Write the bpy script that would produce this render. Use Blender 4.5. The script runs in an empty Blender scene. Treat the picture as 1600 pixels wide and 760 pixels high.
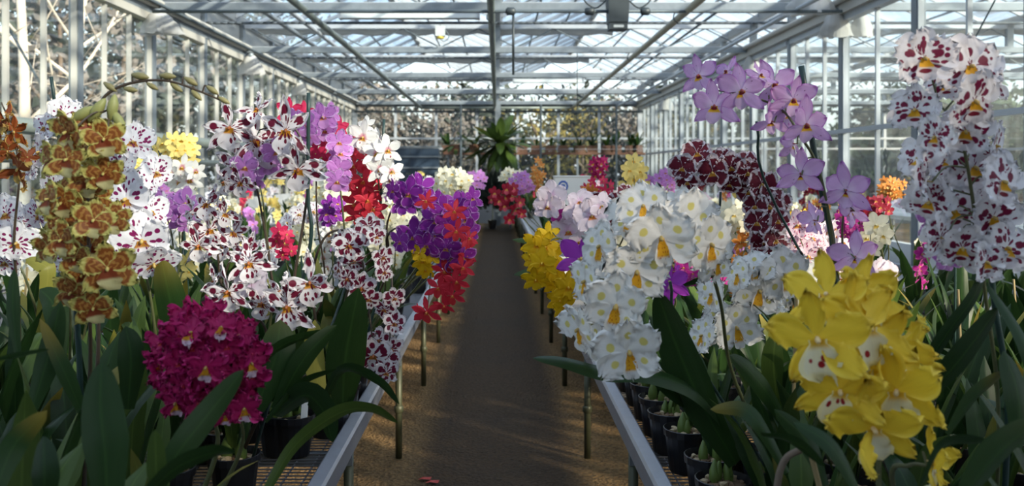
import bpy, math, random
from mathutils import Vector, Matrix, Euler
random.seed(11)
R = math.radians
SC = bpy.context.scene
COL = SC.collection

# ------------------------------------------------------------------ camera, sky, sun, exposure
F = 1390.0                      # focal length in pixels of the 1600 px wide frame
CX, CY, CH = 777.0, 268.0, 1.2  # principal point (vanishing point of the aisle) and eye height
cd = bpy.data.cameras.new('camera')
cam = bpy.data.objects.new('camera', cd); COL.objects.link(cam)
cam.location = (0, 0, CH); cam.rotation_euler = (R(90), 0, 0)
cd.sensor_width = 36.0; cd.lens = F / 1600 * 36.0
cd.shift_x = (800 - CX) / 1600; cd.shift_y = -(380 - CY) / 1600
cd.clip_end = 400; cd.clip_start = 0.05
cd.dof.use_dof = True; cd.dof.focus_distance = 2.15; cd.dof.aperture_fstop = 5.6
SC.camera = cam

world = bpy.data.worlds.new('sky'); SC.world = world; world.use_nodes = True
wn = world.node_tree; wn.nodes.clear()
wo = wn.nodes.new('ShaderNodeOutputWorld'); wb = wn.nodes.new('ShaderNodeBackground')
sky = wn.nodes.new('ShaderNodeTexSky'); sky.sky_type = 'NISHITA'; sky.sun_disc = False
sky.sun_elevation = R(24); sky.sun_rotation = R(140); sky.air_density = 1.2; sky.dust_density = 2.0
hz = wn.nodes.new('ShaderNodeMix'); hz.data_type = 'RGBA'; hz.inputs[0].default_value = 0.55
sm = wn.nodes.new('ShaderNodeVectorMath'); sm.operation = 'SCALE'; sm.inputs[3].default_value = 0.24
wn.links.new(sky.outputs[0], sm.inputs[0]); wn.links.new(sm.outputs[0], hz.inputs[6])
hz.inputs[7].default_value = (0.70, 0.80, 0.95, 1)
wn.links.new(hz.outputs[2], wb.inputs[0]); wb.inputs[1].default_value = 1.15
wn.links.new(wb.outputs[0], wo.inputs[0])

sd = bpy.data.lights.new('sun', 'SUN'); sun = bpy.data.objects.new('sun', sd); COL.objects.link(sun)
SUN_AZ, SUN_EL = 48.0, 24.0     # sun stands behind the camera to the right (azimuth from -Y towards +X)
sv = Vector((math.sin(R(SUN_AZ)) * math.cos(R(SUN_EL)), -math.cos(R(SUN_AZ)) * math.cos(R(SUN_EL)), math.sin(R(SUN_EL))))
sun.rotation_euler = sv.to_track_quat('Z', 'Y').to_euler()
sun.location = sv * 40
sd.energy = 7.5; sd.angle = R(3.0); sd.color = (1.0, 0.86, 0.66)

SC.view_settings.view_transform = 'Standard'; SC.view_settings.look = 'None'
SC.view_settings.exposure = 0.62; SC.view_settings.gamma = 1.0; SC.view_settings.use_curve_mapping = False
SC.cycles.transparent_max_bounces = 20

# ------------------------------------------------------------------ helpers
def P(px, py, d):               # a pixel of the photograph at depth d -> world point
    return Vector(((px - CX) / F * d, d, CH - (py - CY) / F * d))

class MB:
    def __init__(s): s.v = []; s.f = []; s.uv = []; s.mi = []
    def add(s, verts, faces, uvs=None, mi=0):
        o = len(s.v); s.v += [tuple(p) for p in verts]
        s.uv += list(uvs) if uvs else [(0.5, 0.5)] * len(verts)
        s.f += [tuple(i + o for i in f) for f in faces]; s.mi += [mi] * len(faces)
        return s
    def box(s, x0, y0, z0, x1, y1, z1, mi=0):
        v = [(x0,y0,z0),(x1,y0,z0),(x1,y1,z0),(x0,y1,z0),(x0,y0,z1),(x1,y0,z1),(x1,y1,z1),(x0,y1,z1)]
        return s.add(v, [(0,3,2,1),(4,5,6,7),(0,1,5,4),(1,2,6,5),(2,3,7,6),(3,0,4,7)], None, mi)
    def bar(s, a, b, w, h, mi=0):           # rectangular bar between two points
        a, b = Vector(a), Vector(b); t = (b - a).normalized()
        up = Vector((0,0,1)) if abs(t.z) < 0.95 else Vector((0,1,0))
        sx = t.cross(up).normalized() * w / 2; sz = sx.cross(t).normalized() * h / 2
        v = [p + i * sx + j * sz for p in (a, b) for i, j in ((-1,-1),(1,-1),(1,1),(-1,1))]
        return s.add(v, [(0,1,2,3),(7,6,5,4),(0,4,5,1),(1,5,6,2),(2,6,7,3),(3,7,4,0)], None, mi)
    def tube(s, path, r, n=6, mi=0):
        path = [Vector(p) for p in path]; m = len(path)
        rr = r if isinstance(r, (list, tuple)) else [r] * m
        vs, uv, fs = [], [], []; prev = None
        for i, p in enumerate(path):
            t = (path[min(i+1, m-1)] - path[max(i-1, 0)]).normalized()
            if prev is None:
                prev = t.cross(Vector((0,1,0.01))); 
                if prev.length < 0.1: prev = t.cross(Vector((1,0,0)))
            a = (prev - t * prev.dot(t)).normalized(); b = t.cross(a); prev = a
            for k in range(n):
                q = 2 * math.pi * k / n
                vs.append(p + (a * math.cos(q) + b * math.sin(q)) * rr[i]); uv.append((k / n, i / (m - 1)))
        for i in range(m - 1):
            for k in range(n):
                k2 = (k + 1) % n
                fs.append((i*n+k, i*n+k2, (i+1)*n+k2, (i+1)*n+k))
        fs.append(tuple(range(n))[::-1]); fs.append(tuple((m-1)*n + k for k in range(n)))
        return s.add(vs, fs, uv, mi)
    def lathe(s, prof, n=20, c=(0,0,0), mi=0):
        vs, fs = [], []
        for r, z in prof:
            for k in range(n):
                q = 2 * math.pi * k / n
                vs.append((c[0] + r*math.cos(q), c[1] + r*math.sin(q), c[2] + z))
        for i in range(len(prof) - 1):
            for k in range(n):
                k2 = (k + 1) % n
                fs.append((i*n+k, i*n+k2, (i+1)*n+k2, (i+1)*n+k))
        return s.add(vs, fs, None, mi)
    def blob(s, c, r, mi=0, n=8, m=5, j=0.0, rng=random):
        vs, fs = [(c[0], c[1], c[2]-r[2])], []
        for i in range(1, m):
            a = -math.pi/2 + math.pi*i/m
            for k in range(n):
                q = 2*math.pi*k/n; jj = 1 + rng.uniform(-j, j)
                vs.append((c[0]+r[0]*math.cos(a)*math.cos(q)*jj, c[1]+r[1]*math.cos(a)*math.sin(q)*jj, c[2]+r[2]*math.sin(a)*jj))
        vs.append((c[0], c[1], c[2]+r[2])); last = len(vs)-1
        for k in range(n): fs.append((0, 1+(k+1)%n, 1+k))
        for i in range(m-2):
            for k in range(n): fs.append((1+i*n+k, 1+i*n+(k+1)%n, 1+(i+1)*n+(k+1)%n, 1+(i+1)*n+k))
        for k in range(n): fs.append((last, 1+(m-2)*n+k, 1+(m-2)*n+(k+1)%n))
        return s.add(vs, fs, None, mi)
    def mesh(s, name, mats, smooth=False):
        me = bpy.data.meshes.new(name); me.from_pydata(s.v, [], s.f)
        mats = mats if isinstance(mats, (list, tuple)) else [mats]
        for m in mats: me.materials.append(m)
        if len(mats) > 1: me.polygons.foreach_set('material_index', s.mi)
        ul = me.uv_layers.new(name='UVMap')
        li = [0] * len(me.loops); me.loops.foreach_get('vertex_index', li)
        buf = []
        for i in li: buf += s.uv[i]
        ul.data.foreach_set('uv', buf)
        if smooth: me.polygons.foreach_set('use_smooth', [True] * len(me.polygons))
        me.update(); return me
    def build(s, name, mats, parent=None, smooth=False, loc=(0,0,0)):
        return inst(name, s.mesh(name, mats, smooth), parent, loc)

def inst(name, me, parent=None, loc=(0,0,0), rot=(0,0,0), sc=(1,1,1)):
    o = bpy.data.objects.new(name, me); COL.objects.link(o)
    o.location = loc; o.rotation_euler = rot
    o.scale = sc if isinstance(sc, (tuple, list)) else (sc, sc, sc)
    if parent is not None: o.parent = parent
    return o
def tag(o, label=None, cat=None, group=None, kind=None):
    if label: o['label'] = label
    if cat: o['category'] = cat
    if group: o['group'] = group
    if kind: o['kind'] = kind
    return o
def empty(name, loc=(0,0,0)):
    o = bpy.data.objects.new(name, None); COL.objects.link(o); o.location = loc
    o.empty_display_size = 0.1; return o
def catmull(pts, n=6):
    pts = [Vector(p) for p in pts]
    if len(pts) < 3: return [pts[0].lerp(pts[-1], i / n) for i in range(n + 1)]
    q = [pts[0]*2 - pts[1]] + pts + [pts[-1]*2 - pts[-2]]; out = []
    for i in range(1, len(q) - 2):
        for k in range(n):
            t = k / n; a, b, c, d = q[i-1], q[i], q[i+1], q[i+2]
            out.append(0.5*((2*b) + (c-a)*t + (2*a-5*b+4*c-d)*t*t + (3*b-a-3*c+d)*t*t*t))
    out.append(pts[-1]); return out

# ------------------------------------------------------------------ materials
class NT:                                    # small node-expression helper
    def __init__(s, name):
        s.m = bpy.data.materials.new(name); s.m.use_nodes = True; s.t = s.m.node_tree; s.t.nodes.clear()
        s.out = s.t.nodes.new('ShaderNodeOutputMaterial')
    def n(s, k): return s.t.nodes.new(k)
    def l(s, a, b): s.t.links.new(a, b)
    def put(s, sock, v):
        if isinstance(v, bpy.types.NodeSocket): s.l(v, sock)
        elif isinstance(v, (tuple, list)) and len(v) == 3 and len(sock.default_value) == 4: sock.default_value = (*v, 1)
        else: sock.default_value = v
    def math(s, op, a, b=0.0, c=0.0, clamp=False):
        k = s.n('ShaderNodeMath'); k.operation = op; k.use_clamp = clamp
        s.put(k.inputs[0], a); s.put(k.inputs[1], b); s.put(k.inputs[2], c); return k.outputs[0]
    def step(s, x, lo, hi):                  # smoothstep
        k = s.n('ShaderNodeMapRange'); k.interpolation_type = 'SMOOTHSTEP'
        s.put(k.inputs[0], x); s.put(k.inputs[1], lo); s.put(k.inputs[2], hi); return k.outputs[0]
    def mix(s, f, a, b):
        k = s.n('ShaderNodeMix'); k.data_type = 'RGBA'
        s.put(k.inputs[0], f); s.put(k.inputs[6], a); s.put(k.inputs[7], b); return k.outputs[2]
    def uv(s):
        c = s.n('ShaderNodeTexCoord'); p = s.n('ShaderNodeSeparateXYZ'); s.l(c.outputs['UV'], p.inputs[0])
        u = s.math('SUBTRACT', s.math('MULTIPLY', p.outputs[0], 2.0), 1.0)
        return u, p.outputs[1]
    def rnd(s): return s.n('ShaderNodeObjectInfo').outputs['Random']
    def vec(s, x, y, z):
        k = s.n('ShaderNodeCombineXYZ'); s.put(k.inputs[0], x); s.put(k.inputs[1], y); s.put(k.inputs[2], z); return k.outputs[0]
    def noise(s, vec=None, scale=5.0, detail=2.0, rough=0.5):
        k = s.n('ShaderNodeTexNoise'); k.inputs['Scale'].default_value = scale; k.inputs['Detail'].default_value = detail
        k.inputs['Roughness'].default_value = rough
        if vec is not None: s.l(vec, k.inputs['Vector'])
        return k.outputs['Fac']
    def obj(s): return s.n('ShaderNodeTexCoord').outputs['Object']
    def pos(s): return s.n('ShaderNodeNewGeometry').outputs['Position']
    def finish(s, col, rough=0.5, metal=0.0, trans=0.0, bump=None, bstr=0.3, bdist=0.01, spec=0.5):
        b = s.n('ShaderNodeBsdfPrincipled'); s.put(b.inputs['Base Color'], col); s.put(b.inputs['Roughness'], rough)
        b.inputs['Metallic'].default_value = metal; b.inputs['Specular IOR Level'].default_value = spec
        if bump is not None:
            k = s.n('ShaderNodeBump'); k.inputs['Strength'].default_value = bstr; k.inputs['Distance'].default_value = bdist
            s.l(bump, k.inputs['Height']); s.l(k.outputs[0], b.inputs['Normal'])
        if trans > 0:
            t = s.n('ShaderNodeBsdfTranslucent'); s.put(t.inputs[0], col); x = s.n('ShaderNodeMixShader')
            x.inputs[0].default_value = trans; s.l(b.outputs[0], x.inputs[1]); s.l(t.outputs[0], x.inputs[2]); s.l(x.outputs[0], s.out.inputs[0])
        else: s.l(b.outputs[0], s.out.inputs[0])
        return s.m

def simple(name, col, rough=0.5, metal=0.0, var=0.12, scale=8.0, bump=0.0, trans=0.0, spec=0.5):
    t = NT(name); nz = t.noise(t.obj(), scale, 4.0, 0.6)
    dark = tuple(c * (1 - var) for c in col); lite = tuple(min(1, c * (1 + var)) for c in col)
    return t.finish(t.mix(nz, dark, lite), rough, metal, trans, nz if bump else None, bump, 0.004, spec)

def glass(name, tint, milk=0.0, fac=1.0):
    t = NT(name); tr = t.n('ShaderNodeBsdfTransparent'); tr.inputs[0].default_value = (*tint, 1)
    g = t.n('ShaderNodeBsdfGlossy'); g.inputs['Roughness'].default_value = 0.03; g.inputs[0].default_value = (1,1,1,1)
    fr = t.n('ShaderNodeFresnel'); bf = t.n('ShaderNodeNewGeometry').outputs['Backfacing']
    t.l(t.math('SUBTRACT', 1.45, t.math('MULTIPLY', bf, 1.45 - 1/1.45)), fr.inputs[0])   # the same reflection from both faces of the sheet
    x = t.n('ShaderNodeMixShader'); t.l(t.math('MULTIPLY', fr.outputs[0], fac), x.inputs[0]); t.l(tr.outputs[0], x.inputs[1]); t.l(g.outputs[0], x.inputs[2])
    end = x.outputs[0]
    if milk:
        d = t.n('ShaderNodeBsdfTranslucent'); d.inputs[0].default_value = (0.9, 0.93, 0.97, 1)
        y = t.n('ShaderNodeMixShader')
        nz = t.noise(t.pos(), 1.7, 4.0, 0.6)
        t.l(t.math('MULTIPLY', t.math('ADD', nz, 0.5), milk), y.inputs[0]); t.l(end, y.inputs[1]); t.l(d.outputs[0], y.inputs[2]); end = y.outputs[0]
    t.l(end, t.out.inputs[0]); return t.m

M = {}
M['galv'] = simple('galvanised_steel', (0.22, 0.25, 0.275), 0.45, 0.3, 0.25, 14.0)
M['galv_dark'] = simple('dark_steel', (0.10, 0.125, 0.14), 0.5, 0.2, 0.2, 10.0)
M['pipe'] = simple('grey_green_pipe', (0.20, 0.23, 0.21), 0.45, 0.3, 0.25, 6.0)
M['pipe_cream'] = simple('cream_pipe', (0.40, 0.37, 0.28), 0.5, 0.0, 0.2, 6.0)
M['alu'] = simple('white_aluminium', (0.44, 0.47, 0.50), 0.42, 0.15, 0.1, 6.0)
M['cream'] = simple('cream_frame_paint', (0.50, 0.48, 0.43), 0.55, 0.0, 0.1, 5.0)
M['panel'] = simple('white_gable_panel', (0.42, 0.43, 0.42), 0.6, 0.0, 0.06, 3.0)
M['rail'] = simple('bench_rail_aluminium', (0.42, 0.43, 0.47), 0.36, 0.45, 0.14, 20.0, 0.05)
M['leg'] = simple('bench_leg_green', (0.075, 0.080, 0.045), 0.45, 0.2, 0.35, 9.0)
M['wire'] = simple('bench_wire', (0.20, 0.20, 0.21), 0.5, 0.4, 0.2, 30.0)
M['dado'] = simple('white_low_wall', (0.70, 0.70, 0.68), 0.7, 0.0, 0.1, 4.0)
M['plain_grey'] = simple('plain_grey_wall', (0.30, 0.31, 0.32), 0.8, 0.0, 0.1, 2.0)
M['cloth'] = simple('white_screen_cloth', (0.74, 0.73, 0.70), 0.8, 0.0, 0.12, 12.0, 0.0, 0.25)
M['screen'] = simple('grey_screen_cloth', (0.42, 0.42, 0.40), 0.8, 0.0, 0.2, 6.0, 0.0, 0.15)
M['black_metal'] = simple('dark_grey_housing', (0.035, 0.045, 0.05), 0.45, 0.0, 0.2, 10.0)
M['lampwhite'] = simple('pale_enamel', (0.50, 0.53, 0.52), 0.4, 0.0, 0.08, 6.0)
M['yellow_plastic'] = simple('yellow_plastic', (0.62, 0.50, 0.08), 0.4, 0.0, 0.1)
M['pot'] = simple('black_plastic_pot', (0.012, 0.013, 0.016), 0.33, 0.0, 0.3, 15.0)
M['bark'] = simple('bark_substrate', (0.16, 0.10, 0.055), 0.9, 0.0, 0.55, 90.0, 0.8)
M['chip'] = simple('pale_bark_chip', (0.42, 0.33, 0.20), 0.85, 0.0, 0.4, 60.0, 0.4)
M['bulb'] = simple('pseudobulb_green', (0.11, 0.17, 0.035), 0.4, 0.0, 0.3, 20.0)
M['stem'] = simple('flower_stem', (0.10, 0.11, 0.045), 0.45, 0.0, 0.3, 30.0)
M['stem_dark'] = simple('dark_flower_stem', (0.065, 0.045, 0.03), 0.45, 0.0, 0.3, 30.0)
M['bud'] = simple('green_bud', (0.33, 0.34, 0.12), 0.5, 0.0, 0.35, 50.0, 0.0, 0.2)
M['bud_brown'] = simple('olive_brown_bud', (0.25, 0.22, 0.09), 0.5, 0.0, 0.5, 60.0)
M['stake'] = simple('dark_green_stake', (0.018, 0.045, 0.040), 0.4, 0.0, 0.3, 12.0)
M['cane'] = simple('bamboo_cane', (0.30, 0.23, 0.11), 0.6, 0.0, 0.3, 12.0)
M['tagwhite'] = simple('white_plant_label', (0.74, 0.75, 0.72), 0.5, 0.0, 0.04)
M['wood'] = simple('red_brown_wood', (0.16, 0.075, 0.045), 0.75, 0.0, 0.3, 14.0, 0.3)
M['birch'] = simple('pale_birch_bark', (0.55, 0.50, 0.42), 0.85, 0.0, 0.45, 4.0, 0.3)
M['trunk'] = simple('brown_bark', (0.15, 0.115, 0.085), 0.9, 0.0, 0.4, 5.0, 0.4)
M['fol_dark'] = simple('conifer_foliage', (0.035, 0.050, 0.040), 0.8, 0.0, 0.5, 1.2)
M['fol_grey'] = simple('bare_twig_foliage', (0.16, 0.15, 0.14), 0.9, 0.0, 0.4, 1.0)
M['fol_yellow'] = simple('autumn_foliage', (0.16, 0.135, 0.03), 0.8, 0.0, 0.4, 1.0)
M['fol_green'] = simple('hedge_foliage', (0.045, 0.075, 0.035), 0.8, 0.0, 0.45, 1.2)
M['navy'] = simple('dark_blue_cabinet', (0.025, 0.045, 0.075), 0.5, 0.0, 0.2, 3.0)
M['bluemark'] = simple('blue_print', (0.05, 0.12, 0.42), 0.5, 0.0, 0.05)
M['redpetal'] = simple('fallen_red_petal', (0.55, 0.05, 0.03), 0.5, 0.0, 0.2)
M['pane'] = glass('clear_pane', (0.965, 0.985, 0.98), 0.02, 0.8)
M['pane_roof'] = glass('weathered_roof_pane', (0.86, 0.92, 0.97), 0.06, 0.8)

def floor_mat():
    t = NT('damp_gravel_floor'); p = t.pos()
    k = t.n('ShaderNodeTexVoronoi'); k.inputs['Scale'].default_value = 75.0; t.l(p, k.inputs['Vector'])
    big = t.noise(p, 1.1, 3.0, 0.6); fine = t.noise(p, 60.0, 3.0, 0.7)
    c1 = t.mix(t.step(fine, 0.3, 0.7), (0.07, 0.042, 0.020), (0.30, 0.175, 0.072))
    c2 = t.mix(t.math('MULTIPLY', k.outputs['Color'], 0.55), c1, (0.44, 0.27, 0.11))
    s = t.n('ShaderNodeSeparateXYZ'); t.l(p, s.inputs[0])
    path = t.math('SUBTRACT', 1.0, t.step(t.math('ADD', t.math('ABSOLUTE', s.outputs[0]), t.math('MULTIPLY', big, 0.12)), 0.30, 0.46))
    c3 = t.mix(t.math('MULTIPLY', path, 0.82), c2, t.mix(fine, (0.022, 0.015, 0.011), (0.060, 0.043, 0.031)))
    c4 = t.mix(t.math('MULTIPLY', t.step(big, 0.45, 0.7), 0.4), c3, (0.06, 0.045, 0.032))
    return t.finish(c4, 0.9, 0, 0, t.math('ADD', k.outputs['Distance'], fine), 0.9, 0.012, 0.25)
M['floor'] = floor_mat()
def ground_mat():
    t = NT('winter_lawn'); nz = t.noise(t.pos(), 2.0, 5.0, 0.7)
    return t.finish(t.mix(nz, (0.10, 0.12, 0.05), (0.24, 0.22, 0.13)), 0.95)
M['ground'] = ground_mat()

def leaf_mat(name, a, b, yellow=0.0):
    t = NT(name); u, v = t.uv(); r = t.rnd(); au = t.math('ABSOLUTE', u)
    nz = t.noise(t.vec(t.math('MULTIPLY', u, 14.0), t.math('MULTIPLY', v, 2.0), t.math('MULTIPLY', r, 40.0)), 1.5, 3.0, 0.6)
    c = t.mix(t.math('MULTIPLY', t.math('ADD', nz, r), 0.5), a, b)
    c = t.mix(t.math('MULTIPLY', t.math('SUBTRACT', 1.0, t.step(au, 0.0, 0.12)), 0.35), c, tuple(x * 1.7 for x in b))
    tip = t.math('MULTIPLY', t.step(v, 0.55, 1.0), t.step(r, 0.80, 1.0))
    c = t.mix(t.math('MULTIPLY', tip, 0.8), c, (0.34, 0.24, 0.04))
    if yellow: c = t.mix(yellow, c, (0.42, 0.36, 0.06))
    return t.finish(c, 0.36, 0, 0.25, nz, 0.15, 0.003, 0.22)
M['leaf'] = leaf_mat('orchid_leaf', (0.010, 0.026, 0.008), (0.028, 0.066, 0.015))
M['leaf_lite'] = leaf_mat('young_orchid_leaf', (0.036, 0.070, 0.014), (0.085, 0.130, 0.028))
M['leaf_yellow'] = leaf_mat('yellowing_orchid_leaf', (0.10, 0.13, 0.03), (0.20, 0.20, 0.05), 0.45)

def petal_mat(name, base, edge=None, ew=0.12, spots=None, blotch=None, heart=None, stripes=None, trans=0.3, tip=None):
    t = NT(name); u, v = t.uv(); r = t.rnd(); au = t.math('ABSOLUTE', u)
    rz = t.math('MULTIPLY', r, 60.0)
    nz = t.noise(t.vec(u, v, rz), 3.0, 2.0, 0.5); jit = t.math('MULTIPLY', t.math('SUBTRACT', nz, 0.5), 0.35)
    vein = t.noise(t.vec(t.math('MULTIPLY', u, 9.0), v, rz), 2.0, 2.0, 0.6)
    c = t.mix(vein, tuple(x * 0.88 for x in base), tuple(min(1, x * 1.06) for x in base))
    if heart: c = t.mix(t.math('SUBTRACT', 1.0, t.step(v, heart[1], heart[2])), c, heart[0])
    if stripes:
        w = t.math('SINE', t.math('MULTIPLY', t.math('ADD', v, t.math('ADD', t.math('MULTIPLY', au, 0.25), jit)), stripes[1]))
        c = t.mix(t.step(w, 0.1, 0.5), c, stripes[0])
    if spots:                                # (colour, su, sv, threshold)
        k = t.n('ShaderNodeTexVoronoi'); k.inputs['Scale'].default_value = 1.0
        t.l(t.vec(t.math('MULTIPLY', u, spots[1]), t.math('MULTIPLY', v, spots[2]), rz), k.inputs['Vector'])
        lim = t.math('SUBTRACT', 1.0, t.step(t.math('MAXIMUM', au, v), 0.66, 0.9))
        thr = t.math('MULTIPLY', lim, spots[3])
        c = t.mix(t.step(t.math('SUBTRACT', thr, k.outputs['Distance']), 0.0, 0.06), c, spots[0])
    if blotch:                               # (colour, v centre, v radius, u radius)
        du = t.math('DIVIDE', t.math('ADD', u, t.math('MULTIPLY', jit, 0.6)), blotch[3]); dv = t.math('DIVIDE', t.math('SUBTRACT', v, blotch[1]), blotch[2])
        q = t.math('ADD', t.math('ADD', t.math('MULTIPLY', du, du), t.math('MULTIPLY', dv, dv)), jit)
        c = t.mix(t.math('SUBTRACT', 1.0, t.step(q, 0.55, 1.1)), c, blotch[0])
    if tip: c = t.mix(t.step(v, tip[1], tip[2]), c, tip[0])
    if edge:
        e = t.math('ADD', t.math('MAXIMUM', au, v), t.math('MULTIPLY', jit, 0.5))
        c = t.mix(t.step(e, 1 - ew - 0.06, 1 - ew + 0.04), c, edge)
    return t.finish(c, 0.55, 0, trans, vein, 0.12, 0.002, 0.3)
# ------------------------------------------------------------------ the setting
WX, EY, NY = 3.3, 20.6, -3.2                     # side walls at +-WX, far gable, near wall
BAYS = [8.47 + 3.0 * k for k in range(-3, 5)]    # truss positions (every second wall post)
RX2 = WX + 6.6                                   # outer wall of the neighbouring house on the right
ZB, ZT, ZG, ZR = 2.76, 3.06, 3.10, 3.86          # truss bottom and top chord, gutter, ridge

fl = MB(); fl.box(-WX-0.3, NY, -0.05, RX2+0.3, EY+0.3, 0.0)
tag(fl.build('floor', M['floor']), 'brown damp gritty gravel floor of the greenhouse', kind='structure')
g = MB(); g.box(-60, -30, -0.2, 70, 90, -0.06)
tag(g.build('ground', M['ground']), 'winter lawn outside the greenhouse', kind='structure')

def setting(name, label):
    o = empty(name); tag(o, label, kind='structure'); return o

def glazed_wall(name, label, x, side, y0, y1, dado, cream, inner):
    """A glazed side wall along Y at x; side = -1 left, +1 right (pointing outwards)."""
    w = setting(name, label); fm = M['cream'] if cream else M['alu']
    low = MB(); low.box(x - 0.03, y0, 0, x + 0.03, y1, dado); low.build('low_wall', M['dado'], w)
    ys = []
    y = BAYS[0]
    posts = [8.47 + 1.5 * k for k in range(-7, 9)]
    pm = MB(); pm.box(-0.038, -0.045, 0, 0.038, 0.045, 3.12); pme = pm.mesh('post', M['galv'])
    em = MB(); em.box(-0.014 if side < 0 else -0.030, -0.062, dado, 0.030 if side < 0 else 0.014, -0.0455, 2.62); eme = em.mesh('post_edge_strip', fm)
    mm = MB(); mm.box(-0.018, -0.014, dado, 0.018, 0.014, 2.62); mme = mm.mesh('mullion', fm)
    gm = MB(); gm.box(-0.003, -0.23, dado, 0.003, 0.23, 2.62); gme = gm.mesh('pane', M['pane'])
    hb = MB(); hb.box(-0.045, -0.69, 2.62, 0.045, 0.69, 2.69); hme = hb.mesh('head_frame', fm)
    hp = MB(); hp.box(-0.012, -0.69, 2.84, 0.012, 0.69, 3.08)
    for k in range(9): hp.box(-0.016, -0.69, 2.85 + k * 0.025, 0.016, 0.69, 2.858 + k * 0.025)
    pme2 = hp.mesh('upper_panel', M['panel'])
    for p in posts:
        if p > EY - 0.2: continue
        inst('post', pme, w, (x, p, 0)); inst('post_edge_strip', eme, w, (x, p, 0))
        if p + 1.5 > EY + 0.4: continue
        cuts = [0.0, 0.5, 1.0, 1.5] if (side < 0 or p > 8) else [0.0, 0.75, 1.5]
        for q in cuts[1:-1]: inst('mullion', mme, w, (x, p + q, 0))
        for q0, q1 in zip(cuts, cuts[1:]): inst('pane', gme, w, (x + side * 0.01, p + (q0 + q1) / 2, 0), (0, 0, 0), (1, (q1 - q0 - 0.02) / 0.46, 1))
        inst('head_frame', hme, w, (x, p + 0.75, 0))
        if cream: inst('upper_panel', pme2, w, (x + 0.02 * side, p + 0.75, 0))
    e = MB(); e.box(x - 0.045, y0, 2.69, x + 0.045, y1, 2.75); e.build('eaves_beam', M['galv'], w)
    t = MB(); xi = x - side * 0.09
    t.box(min(xi, x), y0, 2.75 if side < 0 else 2.68, max(xi, x), y1, 2.83)
    t.tube([(xi - side*0.03, y0, 2.79), (xi - side*0.03, y1, 2.79)], 0.028, 8)
    t.build('eaves_trim', M['cream'], w)
    return w
wall_l = glazed_wall('wall_left', 'glazed left wall with grey posts and sunlit cream frames', -WX, -1, NY, EY, 0.85, True, True)
wall_r = glazed_wall('wall_right', 'glazed partition on the right with pale frames', WX, 1, NY, EY, 0.62, False, True)
mr = MB(); mr.box(WX-0.05, NY, 1.56, WX+0.0, EY, 1.60); mr.build('transom', M['alu'], wall_r)

# outer wall of the neighbouring house
w2 = setting('wall_outer', 'outer glazed wall of the neighbouring house')
b = MB(); b.box(RX2-0.03, NY, 0, RX2+0.03, EY, 0.6); b.build('low_wall', M['dado'], w2)
for k in range(9):
    y = 2.47 + 2.25 * k
    b = MB(); b.box(RX2-0.05, y-0.05, 0.6, RX2+0.05, y+0.05, 3.1); b.build('post', M['galv'], w2)
    b = MB(); b.box(RX2-0.004, y+0.05, 0.6, RX2+0.004, y+2.2, 3.08); b.build('pane', M['pane'], w2)
b = MB(); b.box(RX2-0.06, NY, 1.6, RX2-0.02, EY, 1.65); b.build('transom', M['alu'], w2)

# near wall: unseen solid wall, added and sized to shade the foreground
wb_ = setting('wall_back', 'unseen solid wall behind the camera, added to shade the foreground')
SHADE_WALL_H = 4.2
b = MB(); b.box(-WX-0.3, NY-0.2, 0, RX2+2.5, NY, SHADE_WALL_H); b.build('shade_wall', M['plain_grey'], wb_)
b = MB(); b.box(-0.8, NY, 0, 0.8, NY+0.05, 2.2); b.build('door_leaf', M['alu'], wb_)

# far gable
wf = setting('wall_far', 'glazed far gable with white bars')
b = MB(); b.box(-WX, EY-0.03, 0, RX2, EY+0.03, 0.55); b.build('low_wall', M['plain_grey'], wf)
xs = [-3.3 + 0.943 * k for k in range(15)]
for i, x in enumerate(xs):
    wide = 0.05 if i in (0, 7, 14) else 0.028
    b = MB(); b.box(x-wide, EY-0.05, 0.55, x+wide, EY+0.05, 3.1); b.build('mullion', M['alu'], wf)
    if i < 14:
        for z0, z1 in ((0.55, 1.92), (1.92, 3.08)):
            b = MB(); b.box(x+wide, EY-0.004, z0, x+0.943-0.028, EY+0.004, z1); b.build('pane', M['pane'], wf)
for z in (1.70, 1.94, 2.56):
    b = MB(); b.box(-WX, EY-0.07, z, RX2, EY-0.03, z+0.045); b.build('transom', M['alu'] if z < 2.4 else M['galv_dark'], wf)
b = MB(); b.box(-WX, EY-0.08, 2.70, RX2, EY+0.05, 2.80); b.build('gable_beam', M['galv'], wf)

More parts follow.
